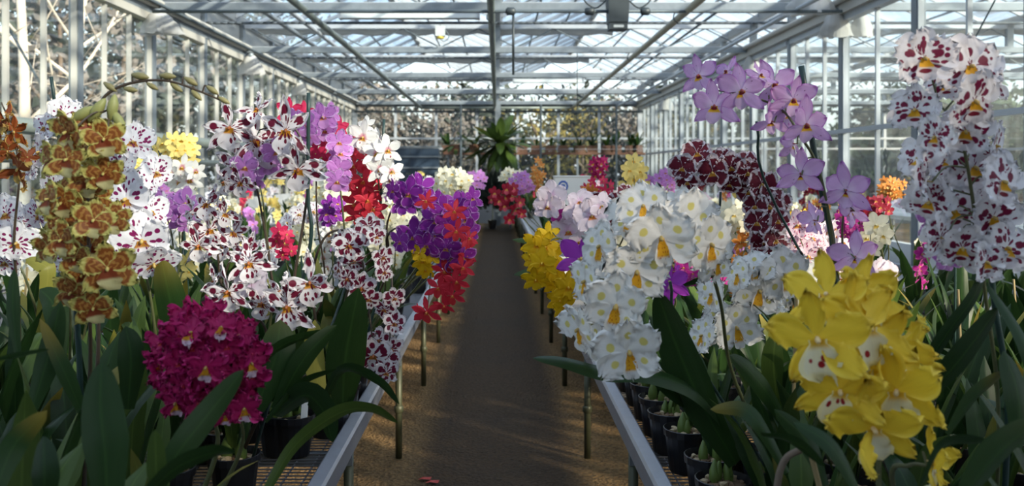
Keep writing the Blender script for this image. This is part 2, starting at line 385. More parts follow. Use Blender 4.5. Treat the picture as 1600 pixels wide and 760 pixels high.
# roof: four-span Venlo roof over both houses
ce = setting('ceiling', 'glass roof on grey trusses with white glazing bars')
gx = [-3.3, 0.0, 3.3, 6.6, 9.9]
for x in gx:
    b = MB(); v = [(-0.07,0.06),(-0.035,-0.02),(0.035,-0.02),(0.07,0.06),(0.058,0.06),(0.028,-0.01),(-0.028,-0.01),(-0.058,0.06)]
    n = len(v); vs = [(x + p[0], yy, ZG + p[1]) for yy in (NY, EY) for p in v]
    b.add(vs, [(i, (i+1) % n, n + (i+1) % n, n + i) for i in range(n)] + [tuple(range(n)), tuple(range(2*n-1, n-1, -1))])
    b.build('gutter', M['alu'], ce)
STEP = 0.75; NB = int((EY - NY) / STEP) + 1
barm = {}; panm = {}
run = 1.65; rise = ZR - ZG
for s in (-1, 1):
    b = MB(); b.bar((0, 0, 0), (s * run, 0, rise), 0.035, 0.05); barm[s] = b.mesh('glazing_bar', M['alu'])
    b = MB(); nx, nz = -s * rise, run; ln = math.hypot(nx, nz); nx, nz = nx/ln*0.004, nz/ln*0.004
    y0, y1 = 0.018, STEP - 0.018
    v = [(0,y0,0),(s*run,y0,rise),(s*run,y1,rise),(0,y1,0)]
    b.add(v + [(p[0]+nx, p[1], p[2]+nz) for p in v], [(3,2,1,0),(4,5,6,7),(0,1,5,4),(1,2,6,5),(2,3,7,6),(3,0,4,7)])
    panm[s] = b.mesh('pane', M['pane_roof'])
for j in range(4):
    for s, x in ((1, gx[j]), (-1, gx[j+1])):
        for k in range(NB):
            y = NY + k * STEP
            if j >= 2 and y < 2: continue
            inst('glazing_bar', barm[s], ce, (x + s*0.05, y, ZG + 0.03))
            if y + STEP < EY + 0.3: inst('pane', panm[s], ce, (x + s*0.05, y, ZG + 0.05))
    b = MB(); b.box(gx[j]+1.65-0.05, NY, ZR+0.0, gx[j]+1.65+0.05, EY, ZR+0.07); b.build('ridge_bar', M['alu'], ce)
    for f in (0.33, 0.66):
        for s, x in ((1, gx[j]), (-1, gx[j+1])):
            b = MB(); b.box(x+s*run*f-0.012, NY, ZG+rise*f-0.03, x+s*run*f+0.012, EY, ZG+rise*f-0.005); b.build('purlin', M['galv'], ce)
# lattice trusses
ch = MB(); ch.box(-3.25, -0.035, -0.03, 3.25, 0.035, 0.04); chm = ch.mesh('bottom_chord', M['galv'])
cl = MB(); cl.box(-3.25, -0.030, 0.041, 3.25, 0.030, 0.048); clm = cl.mesh('chord_flange', M['alu'])
th = MB(); th.box(-3.25, -0.03, -0.02, 3.25, 0.03, 0.03); thm = th.mesh('top_chord', M['alu'])
dgm = {}
for s in (-1, 1):
    b = MB(); b.tube([(-s*0.24, 0, 0.04), (s*0.24, 0, ZT - ZB - 0.02)], 0.009, 5); dgm[s] = b.mesh('brace', M['galv_dark'])
vp = MB(); vp.box(-0.04, -0.035, 0.04, 0.04, 0.035, ZG - ZB - 0.02); vpm = vp.mesh('truss_strut', M['galv'])
for y in BAYS + [20.3]:
    for x0 in (0.0, 6.6):
        if x0 > 0 and y < 3: continue
        t = empty('truss', (x0, y, ZB)); t.parent = ce
        inst('bottom_chord', chm, t); inst('chord_flange', clm, t); inst('top_chord', thm, t, (0, 0, ZT - ZB))
        inst('truss_strut', vpm, t)
        for k in range(13):
            inst('brace', dgm[1 if k % 2 else -1], t, (-2.93 + 0.488 * k, 0, 0))
# screen support bars half way between the trusses, and a gathered screen along each truss
for y, xa_ in [(y, -3.1) for y in BAYS[2:]] + [(y, 3.6) for y in BAYS[3:]]:
    b = MB(); b.tube([(-3.25, y + 1.35, ZB + 0.08), (9.9, y + 1.35, ZB + 0.08)], 0.016, 6); b.build('screen_wire_bar', M['galv'], ce)
    sc_ = MB(); nseg = 34; rows = 5
    vs, fs, us = [], [], []
    for i in range(nseg + 1):
        x = xa_ + (4.6 if xa_ < 0 else 6.1) * i / nseg; sag = 0.045 + 0.035 * abs(math.sin(i * 0.8 + y)) 
        for k in range(rows):
            a = math.pi * k / (rows - 1)
            vs.append((x, y + 0.10 + 0.06 * math.cos(a), ZT - 0.02 - sag * math.sin(a))); us.append((i / nseg, k / rows))
    for i in range(nseg):
        for k in range(rows - 1): fs.append((i*rows+k, i*rows+k+1, (i+1)*rows+k+1, (i+1)*rows+k))
    sc_.add(vs, fs, us); sc_.build('gathered_screen', M['screen'], ce, True)

# ------------------------------------------------------------------ pipes, lamps and gear hung in the roof
def pipe(x, z, r, mat, label, y0=0.0, y1=20.4, group=None, brackets=True):
    t = empty('heating_pipe', (x, y0, z)); tag(t, label, 'pipe', group)
    b = MB(); b.tube([(0, 0, 0), (0, y1 - y0, 0)], r, 12); b.build('pipe_run', M[mat], t, True)
    if brackets:
        hk = MB(); hk.tube([(0.0, 0, -r - 0.008), (-r - 0.010, 0, 0), (-r - 0.006, 0, r), (-r*0.4, 0, r + 0.05), (0.03, 0, r + 0.08)], 0.007, 6)
        hm = hk.mesh('pipe_hook', M['galv_dark'], True)
        for y in BAYS:
            if y0 < y < y1: inst('pipe_hook', hm, t, (0, y - y0, 0))
    return t
pipe(-1.74, 2.655, 0.034, 'pipe', 'grey-green heating pipe under the trusses on the left half of the roof')
pipe(-0.055, 2.655, 0.034, 'pipe', 'grey-green heating pipe under the trusses above the aisle')
pipe(1.72, 2.655, 0.034, 'pipe_cream', 'creamy weathered heating pipe under the trusses on the right half of the roof')
b = MB(); b.tube([(-1.74, 20.35, 2.655), (1.72, 20.35, 2.655)], 0.03, 10); tag(b.build('header_pipe', M['pipe'], None, True), 'horizontal header pipe joining the roof pipes at the far gable', 'pipe')
for x, z, s in ((-2.62, 2.70, 'thin dark pipe under the roof nearest the left wall eaves'), ):
    pass
def side_pipe(name, x, z, r, mat, label):
    b = MB(); b.tube([(x, 0.5, z), (x, EY - 0.2, z)], r, 8); tag(b.build(name, M[mat], None, True), label, 'pipe')
side_pipe('roof_pipe', -2.95, 2.74 - 0.08, 0.016, 'galv_dark', 'thin dark pipe below the trusses along the left eaves')
side_pipe('roof_pipe', -2.55, 2.95, 0.030, 'galv', 'grey tube between truss chords on the left, outermost of its pair')
side_pipe('roof_pipe', -2.30, 2.98, 0.030, 'alu', 'pale tube between truss chords on the left, inner of its pair')
side_pipe('roof_pipe', 2.72, 2.67, 0.022, 'alu', 'pale tube below the trusses along the right eaves')
side_pipe('roof_pipe', 2.45, 2.98, 0.016, 'galv_dark', 'thin dark tube between truss chords on the right')
side_pipe('wall_pipe', -3.12, 1.50, 0.055, 'pipe', 'thick grey heating pipe along the left wall, upper of two')
side_pipe('wall_pipe', -3.12, 1.29, 0.035, 'pipe', 'thin grey heating pipe along the left wall, lower of two')

def shaft():
    t = empty('screen_drive_shaft', (0, 8.0, 2.64 + 0.0)); tag(t, 'thin dark drive shaft across the roof with couplings', 'shaft')
    z = 0.0
    b = MB(); b.tube([(-3.1, 0, z), (3.1, 0, z)], 0.016, 8); b.build('shaft_tube', M['galv_dark'], t, True)
    for x in (0.12, 0.83, 1.33):
        c = MB(); c.tube([(x-0.045, 0, z), (x-0.03, 0, z), (x+0.03, 0, z), (x+0.045, 0, z)], [0.018, 0.036, 0.036, 0.018], 8); c.build('coupling', M['black_metal'], t, True)
shaft()
def motor():
    t = empty('screen_motor', (1.08, 8.0, 2.47)); tag(t, 'dark motor box hanging on the drive shaft in the roof', 'motor')
    b = MB(); b.add([(-0.085,-0.10,0.06),(0.085,-0.10,0.06),(0.085,0.10,0.06),(-0.085,0.10,0.06),(-0.095,-0.11,0.30),(0.095,-0.11,0.30),(0.095,0.11,0.30),(-0.095,0.11,0.30)],
      [(0,3,2,1),(4,5,6,7),(0,1,5,4),(1,2,6,5),(2,3,7,6),(3,0,4,7)])
    b.build('housing', M['black_metal'], t)
    c = MB(); c.box(-0.08,-0.09,0.0,0.08,0.09,0.06); c.build('gear_case', M['black_metal'], t)
    c = MB(); c.box(-0.045,-0.094,0.012,0.045,-0.088,0.035); c.build('rating_plate', M['lampwhite'], t)
    for s in (-1, 1):
        c = MB(); c.tube(catmull([(s*0.10,0,0.27),(s*0.20,0,0.20),(s*0.30,0,0.28),(s*0.20,0.02,0.33)], 5), 0.008, 5); c.build('cable_loop', M['black_metal'], t, True)
motor()
def batten(px0, px1, py, d, label):
    a, c = P(px0, py, d), P(px1, py, d); L = c.x - a.x
    t = empty('batten_lamp', ((a.x + c.x)/2, d, a.z)); tag(t, label, 'lamp', None)
    b = MB(); b.add([(sx*L/2, sy, sz) for sx in (-1,1) for sy, sz in ((-0.06,-0.03),(0.06,-0.03),(0.035,0.035),(-0.035,0.035))], [(0,1,2,3),(7,6,5,4),(0,4,5,1),(1,5,6,2),(2,6,7,3),(3,7,4,0)])
    b.build('reflector', M['lampwhite'], t)
    for s in (-1, 1):
        c_ = MB(); c_.box(s*L/2 - 0.012, -0.065, -0.035, s*L/2 + 0.012, 0.065, 0.042); c_.build('end_cap', M['alu'], t)
        c_ = MB(); c_.tube([(s*L*0.3, 0, 0.03), (s*L*0.3, 0, ZT - a.z + 0.02)], 0.006, 5); c_.build('hanger', M['galv_dark'], t)
batten(532, 748, 25, 9.7, 'long pale batten lamp left of the central strut under the roof')
batten(802, 912, 127, 15.6, 'smaller pale batten lamp right of the aisle far down the roof')
def sensor():
    p = P(688, 52, 11.3); t = empty('sensor_box', p); tag(t, 'small pale sensor box with a yellow fan hung under the roof', 'sensor')
    b = MB(); b.box(-0.06,-0.05,-0.04,0.06,0.05,0.09); b.build('box_body', M['lampwhite'], t)
    b = MB(); b.lathe([(0.0,-0.075),(0.045,-0.07),(0.05,-0.04),(0.0,-0.04)], 12); b.build('fan_cap', M['yellow_plastic'], t, True)
    b = MB(); b.tube([(0,0,0.09),(0,0,ZT-p.z)], 0.012, 6); b.build('hanger', M['galv_dark'], t)
    b = MB(); b.tube(catmull([(0.06,0,0.05),(0.11,0,-0.04),(0.05,0.02,-0.10),(0.0,0.0,-0.07)],5), 0.006, 5); b.build('cable_loop', M['galv_dark'], t, True)
sensor()
for px, d, lab in ((802, 8.47, 'dark hanging chain rod beside the aisle pipe'), (902, 11.47, 'thin hanging rod right of the aisle pipe')):
    a = P(px, 20, d); z1 = ZB + 0.02
    b = MB(); b.tube([(a.x, d, 2.0 if px > 850 else 2.12), (a.x, d, z1)], 0.012 if px < 850 else 0.006, 6); tag(b.build('hanging_rod', M['black_metal'], None, True), lab, 'rod')

def bundle(px, py, d, w, h, label, spread=1.0, seed=1):
    """white screen cloth gathered and tied at a post: a fan of pleats."""
    rng = random.Random(seed); p = P(px, py, d)
    b = MB(); n = 30; rows = 8; vs, fs, us = [], [], []
    for i in range(rows):
        v = i / (rows - 1); r = w * (0.25 + 0.75 * v ** 0.55) * (1 - 0.18 * max(0, v - 0.7))
        for k in range(n):
            q = 2 * math.pi * k / n; f = 1 + 0.24 * (1 if k % 2 else -1) * min(1, v + 0.25) + 0.25 * math.sin(q * 3 + seed) * v + rng.uniform(-0.08, 0.08)
            vs.append((r * f * math.cos(q), 0.5 * r * f * math.sin(q), -h * v - (rng.uniform(0, 0.12) * h if i == rows - 1 else 0))); us.append((k / n, v))
    for i in range(rows - 1):
        for k in range(n): fs.append((i*n+k, i*n+(k+1)%n, (i+1)*n+(k+1)%n, (i+1)*n+k))
    b.add(vs, fs, us)
    o = empty('screen_bundle', p); tag(o, label, 'curtain'); b.build('gathered_cloth', M['cloth'], o, True)
    t = MB(); t.lathe([(w*0.24, 0.02), (w*0.30, 0.0), (w*0.24, -0.03)], 10); t.build('tie', M['galv'], o, True)
bundle(247, 18, 8.3, 0.17, 0.20, 'white gathered screen cloth tied at the nearest left wall post', 1, 1)
bundle(392, 86, 11.4, 0.14, 0.24, 'white gathered screen cloth tied at the second left truss post', 1, 2)
bundle(468, 128, 14.4, 0.11, 0.20, 'white gathered screen cloth at the third left truss post', 1, 3)
bundle(1306, 16, 8.4, 0.13, 0.24, 'white gathered screen cloth on the left face of the thick right post', 1, 4)
bundle(1347, 20, 8.5, 0.10, 0.22, 'greyish gathered screen cloth on the right face of the thick right post', 1, 5)
bundle(1270, -18, 8.1, 0.20, 0.22, 'gathered screen cloth hung from the nearest truss on the right', 1, 6)
bundle(1174, 86, 11.4, 0.11, 0.24, 'white gathered screen cloth at the second right truss post', 1, 7)
bundle(1040, 150, 17.4, 0.13, 0.26, 'white gathered screen cloth far down the right wall', 1, 8)

# bracing wires on the side walls
b = MB(); b.tube([P(0, 20, 6.35), P(84, 168, 6.6)], 0.010, 6); tag(b.build('bracing_cable', M['galv_dark']), 'dark bracing cable slanting across the nearest left panes', 'cable')
b = MB(); b.tube([P(1555, 0, 5.7), P(1518, 70, 5.9)], 0.006, 6); tag(b.build('bracing_cable', M['galv_dark']), 'thin bracing wire slanting at the top of the right partition', 'cable')

# ------------------------------------------------------------------ benches
BX0, BX1, BZ = 0.385, 1.78, 0.42
def bench(side, x0, x1, label, near_mesh):
    t = empty('bench', (0, 0, 0)); tag(t, label, 'bench')
    y0, y1 = 0.4, 19.3
    X = lambda x: side * x
    for x, w in ((x0, 0.042), (x1, -0.042)):
        b = MB(); xs = sorted((X(x), X(x + w)))
        xm = X(x); s = side if w > 0 else -side
        # folded aluminium edge: outer face, rounded top, short inner lip
        prof = [(0, -0.002), (0, 0.047), (0.006, 0.054), (0.036, 0.056), (0.042, 0.050), (0.042, 0.030), (0.038, 0.030), (0.038, 0.050), (0.006, 0.048), (0.004, -0.002)]
        n = len(prof); vs = [(xm + s * p[0], y, BZ + p[1]) for y in (y0, y1) for p in prof]
        b.add(vs, [(i, (i+1) % n, n + (i+1) % n, n + i) for i in range(n)])
        b.build('edge_rail', M['rail'], t)
    lg = MB(); lg.tube([(0, 0, 0), (0, 0, BZ - 0.002)], 0.014, 8)
    lg.lathe([(0.016, 0.19), (0.020, 0.195), (0.020, 0.215), (0.016, 0.22)], 8)
    lm = lg.mesh('leg', M['leg'], True)
    cm = MB(); cm.box(-(x1 - x0)/2, -0.015, -0.03, (x1 - x0)/2, 0.015, 0.0); cmm = cm.mesh('cross_bar', M['galv'])
    y = 3.72 - 1.255 * 2
    while y < y1:
        for x in (x0 + 0.012, x1 - 0.012): inst('leg', lm, t, (X(x), y, 0))
        inst('cross_bar', cmm, t, (X((x0+x1)/2), y, BZ - 0.002)); y += 1.255
    m = MB(); xa, xb = sorted((X(x0 + 0.04), X(x1 - 0.04)))
    k = 0
    yy = 1.6 if near_mesh else 30
    while yy < 4.2:
        m.box(xa, yy - 0.0016, BZ - 0.001, xb, yy + 0.0016, BZ + 0.002); yy += 0.025
    xx = xa + 0.05
    while xx < xb and near_mesh:
        m.box(xx - 0.0016, 1.6, BZ - 0.005, xx + 0.0016, 4.2, BZ - 0.001); xx += 0.05
    if near_mesh: tag(m.build('wire_mesh', M['wire'], t), 'grey welded wire bench top', kind='stuff')
    b = MB(); b.box(xa, 4.2 if near_mesh else y0, BZ - 0.004, xb, y1, BZ); b.build('bench_tray', M['wire'], t)
    if near_mesh:
        b = MB(); b.box(xa, y0, BZ - 0.004, xb, 1.6, BZ); b.build('bench_tray', M['wire'], t)
bench(-1, BX0 + 0.015, BX1, 'long low aluminium-edged bench full of orchids on the left of the aisle', True)
bench(1, BX0 - 0.02, BX1, 'long low aluminium-edged bench full of orchids on the right of the aisle', True)
bench(-1, 1.95, 3.18, 'second orchid bench standing against the left wall', False)
bench(1, 1.95, 3.18, 'second orchid bench standing against the right partition', False)
for k in range(7):
    px, py = [(652, 752), (664, 757), (640, 748), (690, 700), (560, 752), (735, 742), (845, 735)][k]
    d = CH * F / (py - CY); p = P(px, py, d)
    if k in (0, 1):
        b = MB(); b.add([(0,0,0.004),(0.02,-0.012,0.012),(0.05,-0.006,0.006),(0.055,0.01,0.012),(0.02,0.016,0.010)], [(0,1,2,3,4)])
        o = b.build('fallen_petal', M['redpetal'], None); o.location = p
        tag(o, ['fallen red petal on the gravel at the bottom of the aisle', 'second fallen red petal just right of the first on the gravel'][k], 'petal')
# ------------------------------------------------------------------ flower kinds
def shape(v, a, p, claw):
    x = max(0.0, math.sin(math.pi * min(1, max(0, v)) ** a)) ** p
    return max(x, claw * (1 - v) ** 0.5) if v < 0.6 else x
def tepal(mb, ang, L, W, a=1.2, p=0.6, claw=0.18, frill=0.04, freq=8.0, cup=0.10, fold=0.12, nu=6, nv=8, mi=0, rng=random, r0=0.015, curl=0.0, z0=0.0):
    """one petal in the flower's plane (X across, Z up, the flower faces -Y)."""
    ca, sa = math.cos(ang), math.sin(ang); ph = rng.uniform(0, 6.28); bend = rng.uniform(-0.05, 0.05)
    vs, us, fs = [], [], []
    for j in range(nv + 1):
        v = j / nv; w = W * 0.5 * shape(v * 0.985 + 0.004, a, p, claw)
        for i in range(nu + 1):
            u = -1 + 2 * i / nu
            e = max(abs(u) ** 2 * min(1, v * 2.2), max(0, (v - 0.72) / 0.28) ** 2)
            th = v * freq * 1.3 + u * freq * (0.35 + 0.9 * v)
            wav = (math.sin(th + ph) * 0.7 + math.sin(th * 2.3 + ph * 2) * 0.5) * 1.45
            r = r0 + L * v * (1 + 1.1 * frill * e * math.sin(th * 1.9 + ph)) + bend * u * w
            t = w * u * (1 + 2.0 * frill * e * math.sin(th * 2.1 + 1 + ph)) + bend * v * v * L
            n = -cup * L * v * v + curl * L * v ** 3 + fold * w * (abs(u) - 0.5) * (1 - 0.5 * v) - frill * e * wav * L
            vs.append((r * ca - t * sa, z0 + n, r * sa + t * ca)); us.append((u * 0.5 + 0.5, v))
    for j in range(nv):
        for i in range(nu):
            q = j * (nu + 1) + i; fs.append((q, q + 1, q + nu + 2, q + nu + 1))
    mb.add(vs, fs, us, mi)

WHITE = (0.87, 0.87, 0.85); YEL = (0.80, 0.47, 0.02); MAR = (0.16, 0.008, 0.030)
K = {}
def kind(name, sep, pet, lip, pm, lm, angs=(25, 155, 90, 215, 325), col=(0.5, 0.35, 0.1), **kw):
    K[name] = dict(sep=sep, pet=pet, lip=lip, pm=petal_mat(name + '_petal', **pm), lm=petal_mat(name + '_lip', **lm), angs=angs,
                   cm=simple(name + '_column', col, 0.5, 0, 0.2, 20), **kw)
# sep/pet = (length, width, apex, roundness); sizes as a share of the flower's width
kind('white_blotched', (0.50, 0.40, 1.25, 0.55), (0.50, 0.52, 1.35, 0.48), (0.42, 0.24, 1.2, 0.5),
     dict(base=WHITE, blotch=((0.72, 0.64, 0.20), 0.50, 0.13, 0.28), trans=0.25), dict(base=WHITE, heart=((0.82, 0.42, 0.02), 0.60, 0.74), spots=((0.55, 0.13, 0.01), 4, 7, 0.28), edge=WHITE, ew=0.24),
     frill=0.085, freq=10, cup=0.10)
kind('yellow_crested', (0.56, 0.30, 1.25, 0.68), (0.54, 0.37, 1.35, 0.6), (0.44, 0.44, 1.3, 0.5),
     dict(base=(0.93, 0.66, 0.045), edge=(0.94, 0.70, 0.08), ew=0.1, trans=0.3), dict(base=(0.89, 0.86, 0.62), spots=((0.32, 0.015, 0.02), 1.5, 2.6, 0.32), heart=((0.84, 0.55, 0.05), 0.1, 0.3), edge=(0.90, 0.84, 0.5), ew=0.15),
     frill=0.075, freq=7, cup=0.26, wild=24, col=(0.8, 0.6, 0.3))
kind('white_maroon_ruffled', (0.50, 0.42, 1.2, 0.55), (0.50, 0.54, 1.3, 0.48), (0.36, 0.30, 1.2, 0.5),
     dict(base=(0.86, 0.84, 0.87), spots=((0.19, 0.008, 0.05), 2.2, 3.2, 0.44), blotch=((0.17, 0.006, 0.04), 0.44, 0.17, 0.30), edge=(0.86, 0.84, 0.87), ew=0.2, trans=0.28),
     dict(base=(0.84, 0.80, 0.84), heart=((0.80, 0.42, 0.02), 0.34, 0.46), blotch=((0.20, 0.010, 0.03), 0.55, 0.12, 0.7)), frill=0.075, freq=11, cup=0.12)
kind('lilac_star', (0.56, 0.25, 1.05, 0.85), (0.50, 0.36, 1.15, 0.75), (0.36, 0.30, 1.2, 0.6),
     dict(base=(0.66, 0.40, 0.70), spots=((0.10, 0.01, 0.10), 2.0, 2.6, 0.13), heart=((0.74, 0.56, 0.78), 0.1, 0.5), edge=(0.50, 0.20, 0.56), ew=0.10, trans=0.32),
     dict(base=(0.70, 0.50, 0.74), heart=((0.80, 0.45, 0.02), 0.30, 0.42), blotch=((0.22, 0.015, 0.03), 0.12, 0.12, 0.9)), frill=0.035, freq=5, cup=0.10, wild=20, size=0.95, col=(0.3, 0.05, 0.05))
kind('maroon_white_edged', (0.46, 0.42, 1.3, 0.5), (0.48, 0.50, 1.35, 0.45), (0.36, 0.36, 1.2, 0.5),
     dict(base=(0.145, 0.010, 0.028), edge=(0.84, 0.76, 0.80), ew=0.20, trans=0.2), dict(base=(0.15, 0.010, 0.028), heart=((0.70, 0.35, 0.04), 0.22, 0.34), edge=(0.84, 0.76, 0.80), ew=0.2),
     frill=0.10, freq=13, cup=0.12)
kind('tiger_brown', (0.50, 0.36, 1.15, 0.65), (0.48, 0.36, 1.2, 0.6), (0.40, 0.40, 1.3, 0.5),
     dict(base=(0.25, 0.075, 0.016), edge=(0.56, 0.51, 0.15), ew=0.24, stripes=((0.40, 0.19, 0.045), 24.0), trans=0.25), dict(base=(0.66, 0.60, 0.30), heart=((0.26, 0.055, 0.02), 0.36, 0.52)),
     frill=0.075, freq=8, cup=0.16, col=(0.6, 0.5, 0.15))
kind('rusty_brown', (0.54, 0.24, 1.1, 0.8), (0.50, 0.26, 1.15, 0.75), (0.40, 0.30, 1.3, 0.6),
     dict(base=(0.27, 0.065, 0.016), edge=(0.50, 0.30, 0.08), ew=0.10, trans=0.25), dict(base=(0.60, 0.42, 0.12), heart=((0.36, 0.07, 0.02), 0.4, 0.6)), frill=0.11, freq=7, cup=0.34, wild=34)
kind('crimson_closed', (0.50, 0.32, 1.1, 0.7), (0.50, 0.38, 1.2, 0.6), (0.40, 0.30, 1.2, 0.55),
     dict(base=(0.46, 0.008, 0.115), edge=(0.56, 0.02, 0.18), ew=0.12, trans=0.25), dict(base=(0.50, 0.012, 0.14), heart=((0.62, 0.05, 0.05), 0.15, 0.3)), frill=0.17, freq=11, cup=0.30, col=(0.5, 0.02, 0.1))
kind('crimson_frilled', (0.50, 0.30, 1.1, 0.7), (0.50, 0.36, 1.2, 0.6), (0.40, 0.26, 1.2, 0.55),
     dict(base=(0.46, 0.010, 0.12), edge=(0.58, 0.03, 0.19), ew=0.10, trans=0.25), dict(base=(0.80, 0.62, 0.74), heart=((0.80, 0.40, 0.02), 0.5, 0.62), spots=((0.45, 0.02, 0.08), 3, 5, 0.2)),
     frill=0.14, freq=11, cup=0.2)
kind('white_maroon_star', (0.58, 0.20, 1.05, 0.85), (0.48, 0.25, 1.1, 0.75), (0.44, 0.38, 1.3, 0.55),
     dict(base=(0.84, 0.78, 0.80), spots=((0.15, 0.006, 0.030), 2.2, 3.6, 0.46), blotch=((0.15, 0.006, 0.030), 0.62, 0.17, 0.62), edge=(0.85, 0.80, 0.82), ew=0.13, trans=0.25),
     dict(base=(0.84, 0.79, 0.81), heart=((0.66, 0.28, 0.02), 0.20, 0.30), spots=((0.15, 0.006, 0.030), 2.2, 3.0, 0.42)), frill=0.08, freq=8, cup=-0.02, wild=30, size=0.86, col=(0.35, 0.10, 0.02))
kind('white_maroon_round', (0.47, 0.32, 1.2, 0.6), (0.48, 0.40, 1.3, 0.5), (0.40, 0.36, 1.25, 0.55),
     dict(base=(0.85, 0.80, 0.82), spots=((0.16, 0.008, 0.035), 1.7, 2.6, 0.58), blotch=((0.16, 0.008, 0.035), 0.55, 0.2, 0.5), edge=(0.86, 0.81, 0.83), ew=0.20, trans=0.25),
     dict(base=(0.85, 0.80, 0.82), heart=((0.60, 0.25, 0.03), 0.2, 0.3), spots=((0.16, 0.008, 0.035), 2.0, 2.6, 0.55)), frill=0.06, freq=9, cup=0.08, col=(0.35, 0.10, 0.02), size=0.92)
kind('white_spotted', (0.50, 0.38, 1.2, 0.55), (0.50, 0.50, 1.3, 0.48), (0.38, 0.34, 1.2, 0.5),
     dict(base=(0.87, 0.85, 0.88), spots=((0.22, 0.008, 0.09), 2.4, 3.4, 0.42), edge=(0.87, 0.85, 0.88), ew=0.22, trans=0.28),
     dict(base=(0.86, 0.83, 0.87), heart=((0.50, 0.22, 0.03), 0.25, 0.38), spots=((0.20, 0.01, 0.10), 3, 4, 0.36)), frill=0.055, freq=9, cup=0.10)
kind('purple_picotee', (0.52, 0.30, 1.1, 0.75), (0.50, 0.34, 1.15, 0.65), (0.40, 0.34, 1.2, 0.6),
     dict(base=(0.29, 0.030, 0.36), edge=(0.55, 0.28, 0.62), ew=0.09, spots=((0.60, 0.34, 0.68), 2.0, 2.4, 0.16), trans=0.28), dict(base=(0.26, 0.03, 0.36), heart=((0.70, 0.40, 0.06), 0.18, 0.3), edge=(0.56, 0.30, 0.66), ew=0.1),
     frill=0.045, freq=7, cup=0.06, col=(0.2, 0.02, 0.1))
kind('scarlet_star', (0.52, 0.21, 1.1, 0.8), (0.50, 0.24, 1.15, 0.75), (0.40, 0.26, 1.2, 0.6),
     dict(base=(0.68, 0.035, 0.065), trans=0.30), dict(base=(0.62, 0.04, 0.05), heart=((0.72, 0.30, 0.05), 0.1, 0.3)), frill=0.03, freq=5, cup=0.05, col=(0.6, 0.2, 0.05))
kind('red_pink', (0.52, 0.26, 1.1, 0.75), (0.50, 0.30, 1.15, 0.7), (0.40, 0.28, 1.2, 0.6),
     dict(base=(0.66, 0.03, 0.11), trans=0.30), dict(base=(0.64, 0.06, 0.12), heart=((0.72, 0.34, 0.10), 0.1, 0.3)), frill=0.04, freq=6, cup=0.08)
kind('golden_yellow', (0.52, 0.29, 1.2, 0.7), (0.50, 0.34, 1.2, 0.62), (0.44, 0.32, 1.25, 0.55),
     dict(base=(0.86, 0.56, 0.012), trans=0.25), dict(base=(0.88, 0.60, 0.02), heart=((0.80, 0.36, 0.01), 0.15, 0.35)), frill=0.055, freq=7, cup=0.12, col=(0.8, 0.5, 0.05))
kind('pale_yellow', (0.52, 0.28, 1.2, 0.7), (0.50, 0.32, 1.2, 0.62), (0.42, 0.30, 1.2, 0.55),
     dict(base=(0.88, 0.72, 0.24), trans=0.28), dict(base=(0.88, 0.72, 0.26), heart=((0.80, 0.45, 0.06), 0.15, 0.35)), frill=0.05, freq=7, cup=0.12, col=(0.8, 0.6, 0.1))
kind('lilac_pink', (0.50, 0.32, 1.2, 0.65), (0.50, 0.38, 1.25, 0.58), (0.40, 0.34, 1.2, 0.55),
     dict(base=(0.56, 0.22, 0.60), edge=(0.70, 0.45, 0.74), ew=0.10, spots=((0.30, 0.03, 0.32), 2.5, 3.2, 0.22), trans=0.3), dict(base=(0.62, 0.30, 0.64), heart=((0.55, 0.18, 0.06), 0.18, 0.32)), frill=0.045, freq=8, cup=0.1)
kind('white_star', (0.54, 0.26, 1.1, 0.75), (0.50, 0.32, 1.15, 0.65), (0.40, 0.30, 1.2, 0.55),
     dict(base=(0.86, 0.84, 0.80), heart=((0.60, 0.25, 0.30), 0.08, 0.28), trans=0.28), dict(base=(0.86, 0.82, 0.78), heart=((0.60, 0.30, 0.03), 0.2, 0.36), spots=((0.30, 0.02, 0.08), 2, 3, 0.3)), frill=0.03, freq=6, cup=0.1)
kind('cream', (0.50, 0.32, 1.2, 0.62), (0.50, 0.38, 1.25, 0.55), (0.40, 0.32, 1.2, 0.55),
     dict(base=(0.88, 0.84, 0.66), trans=0.28), dict(base=(0.88, 0.82, 0.58), heart=((0.80, 0.55, 0.10), 0.2, 0.4)), frill=0.05, freq=7, cup=0.14, col=(0.8, 0.7, 0.4))
kind('blush_white', (0.50, 0.38, 1.2, 0.58), (0.50, 0.48, 1.3, 0.5), (0.40, 0.34, 1.2, 0.55),
     dict(base=(0.85, 0.76, 0.84), heart=((0.80, 0.58, 0.76), 0.05, 0.4), trans=0.28), dict(base=(0.85, 0.78, 0.85), heart=((0.62, 0.22, 0.04), 0.2, 0.34)), frill=0.04, freq=7, cup=0.1)
kind('magenta', (0.50, 0.30, 1.2, 0.65), (0.50, 0.36, 1.2, 0.58), (0.40, 0.32, 1.2, 0.55),
     dict(base=(0.52, 0.03, 0.30), edge=(0.66, 0.20, 0.46), ew=0.08, trans=0.3), dict(base=(0.60, 0.12, 0.40), heart=((0.70, 0.36, 0.10), 0.15, 0.3)), frill=0.05, freq=8, cup=0.14)
kind('purple_large', (0.54, 0.26, 1.15, 0.75), (0.52, 0.38, 1.2, 0.6), (0.44, 0.30, 1.25, 0.55),
     dict(base=(0.36, 0.045, 0.46), trans=0.3), dict(base=(0.34, 0.03, 0.38), heart=((0.78, 0.62, 0.45), 0.3, 0.5)), frill=0.03, freq=5, cup=0.12)
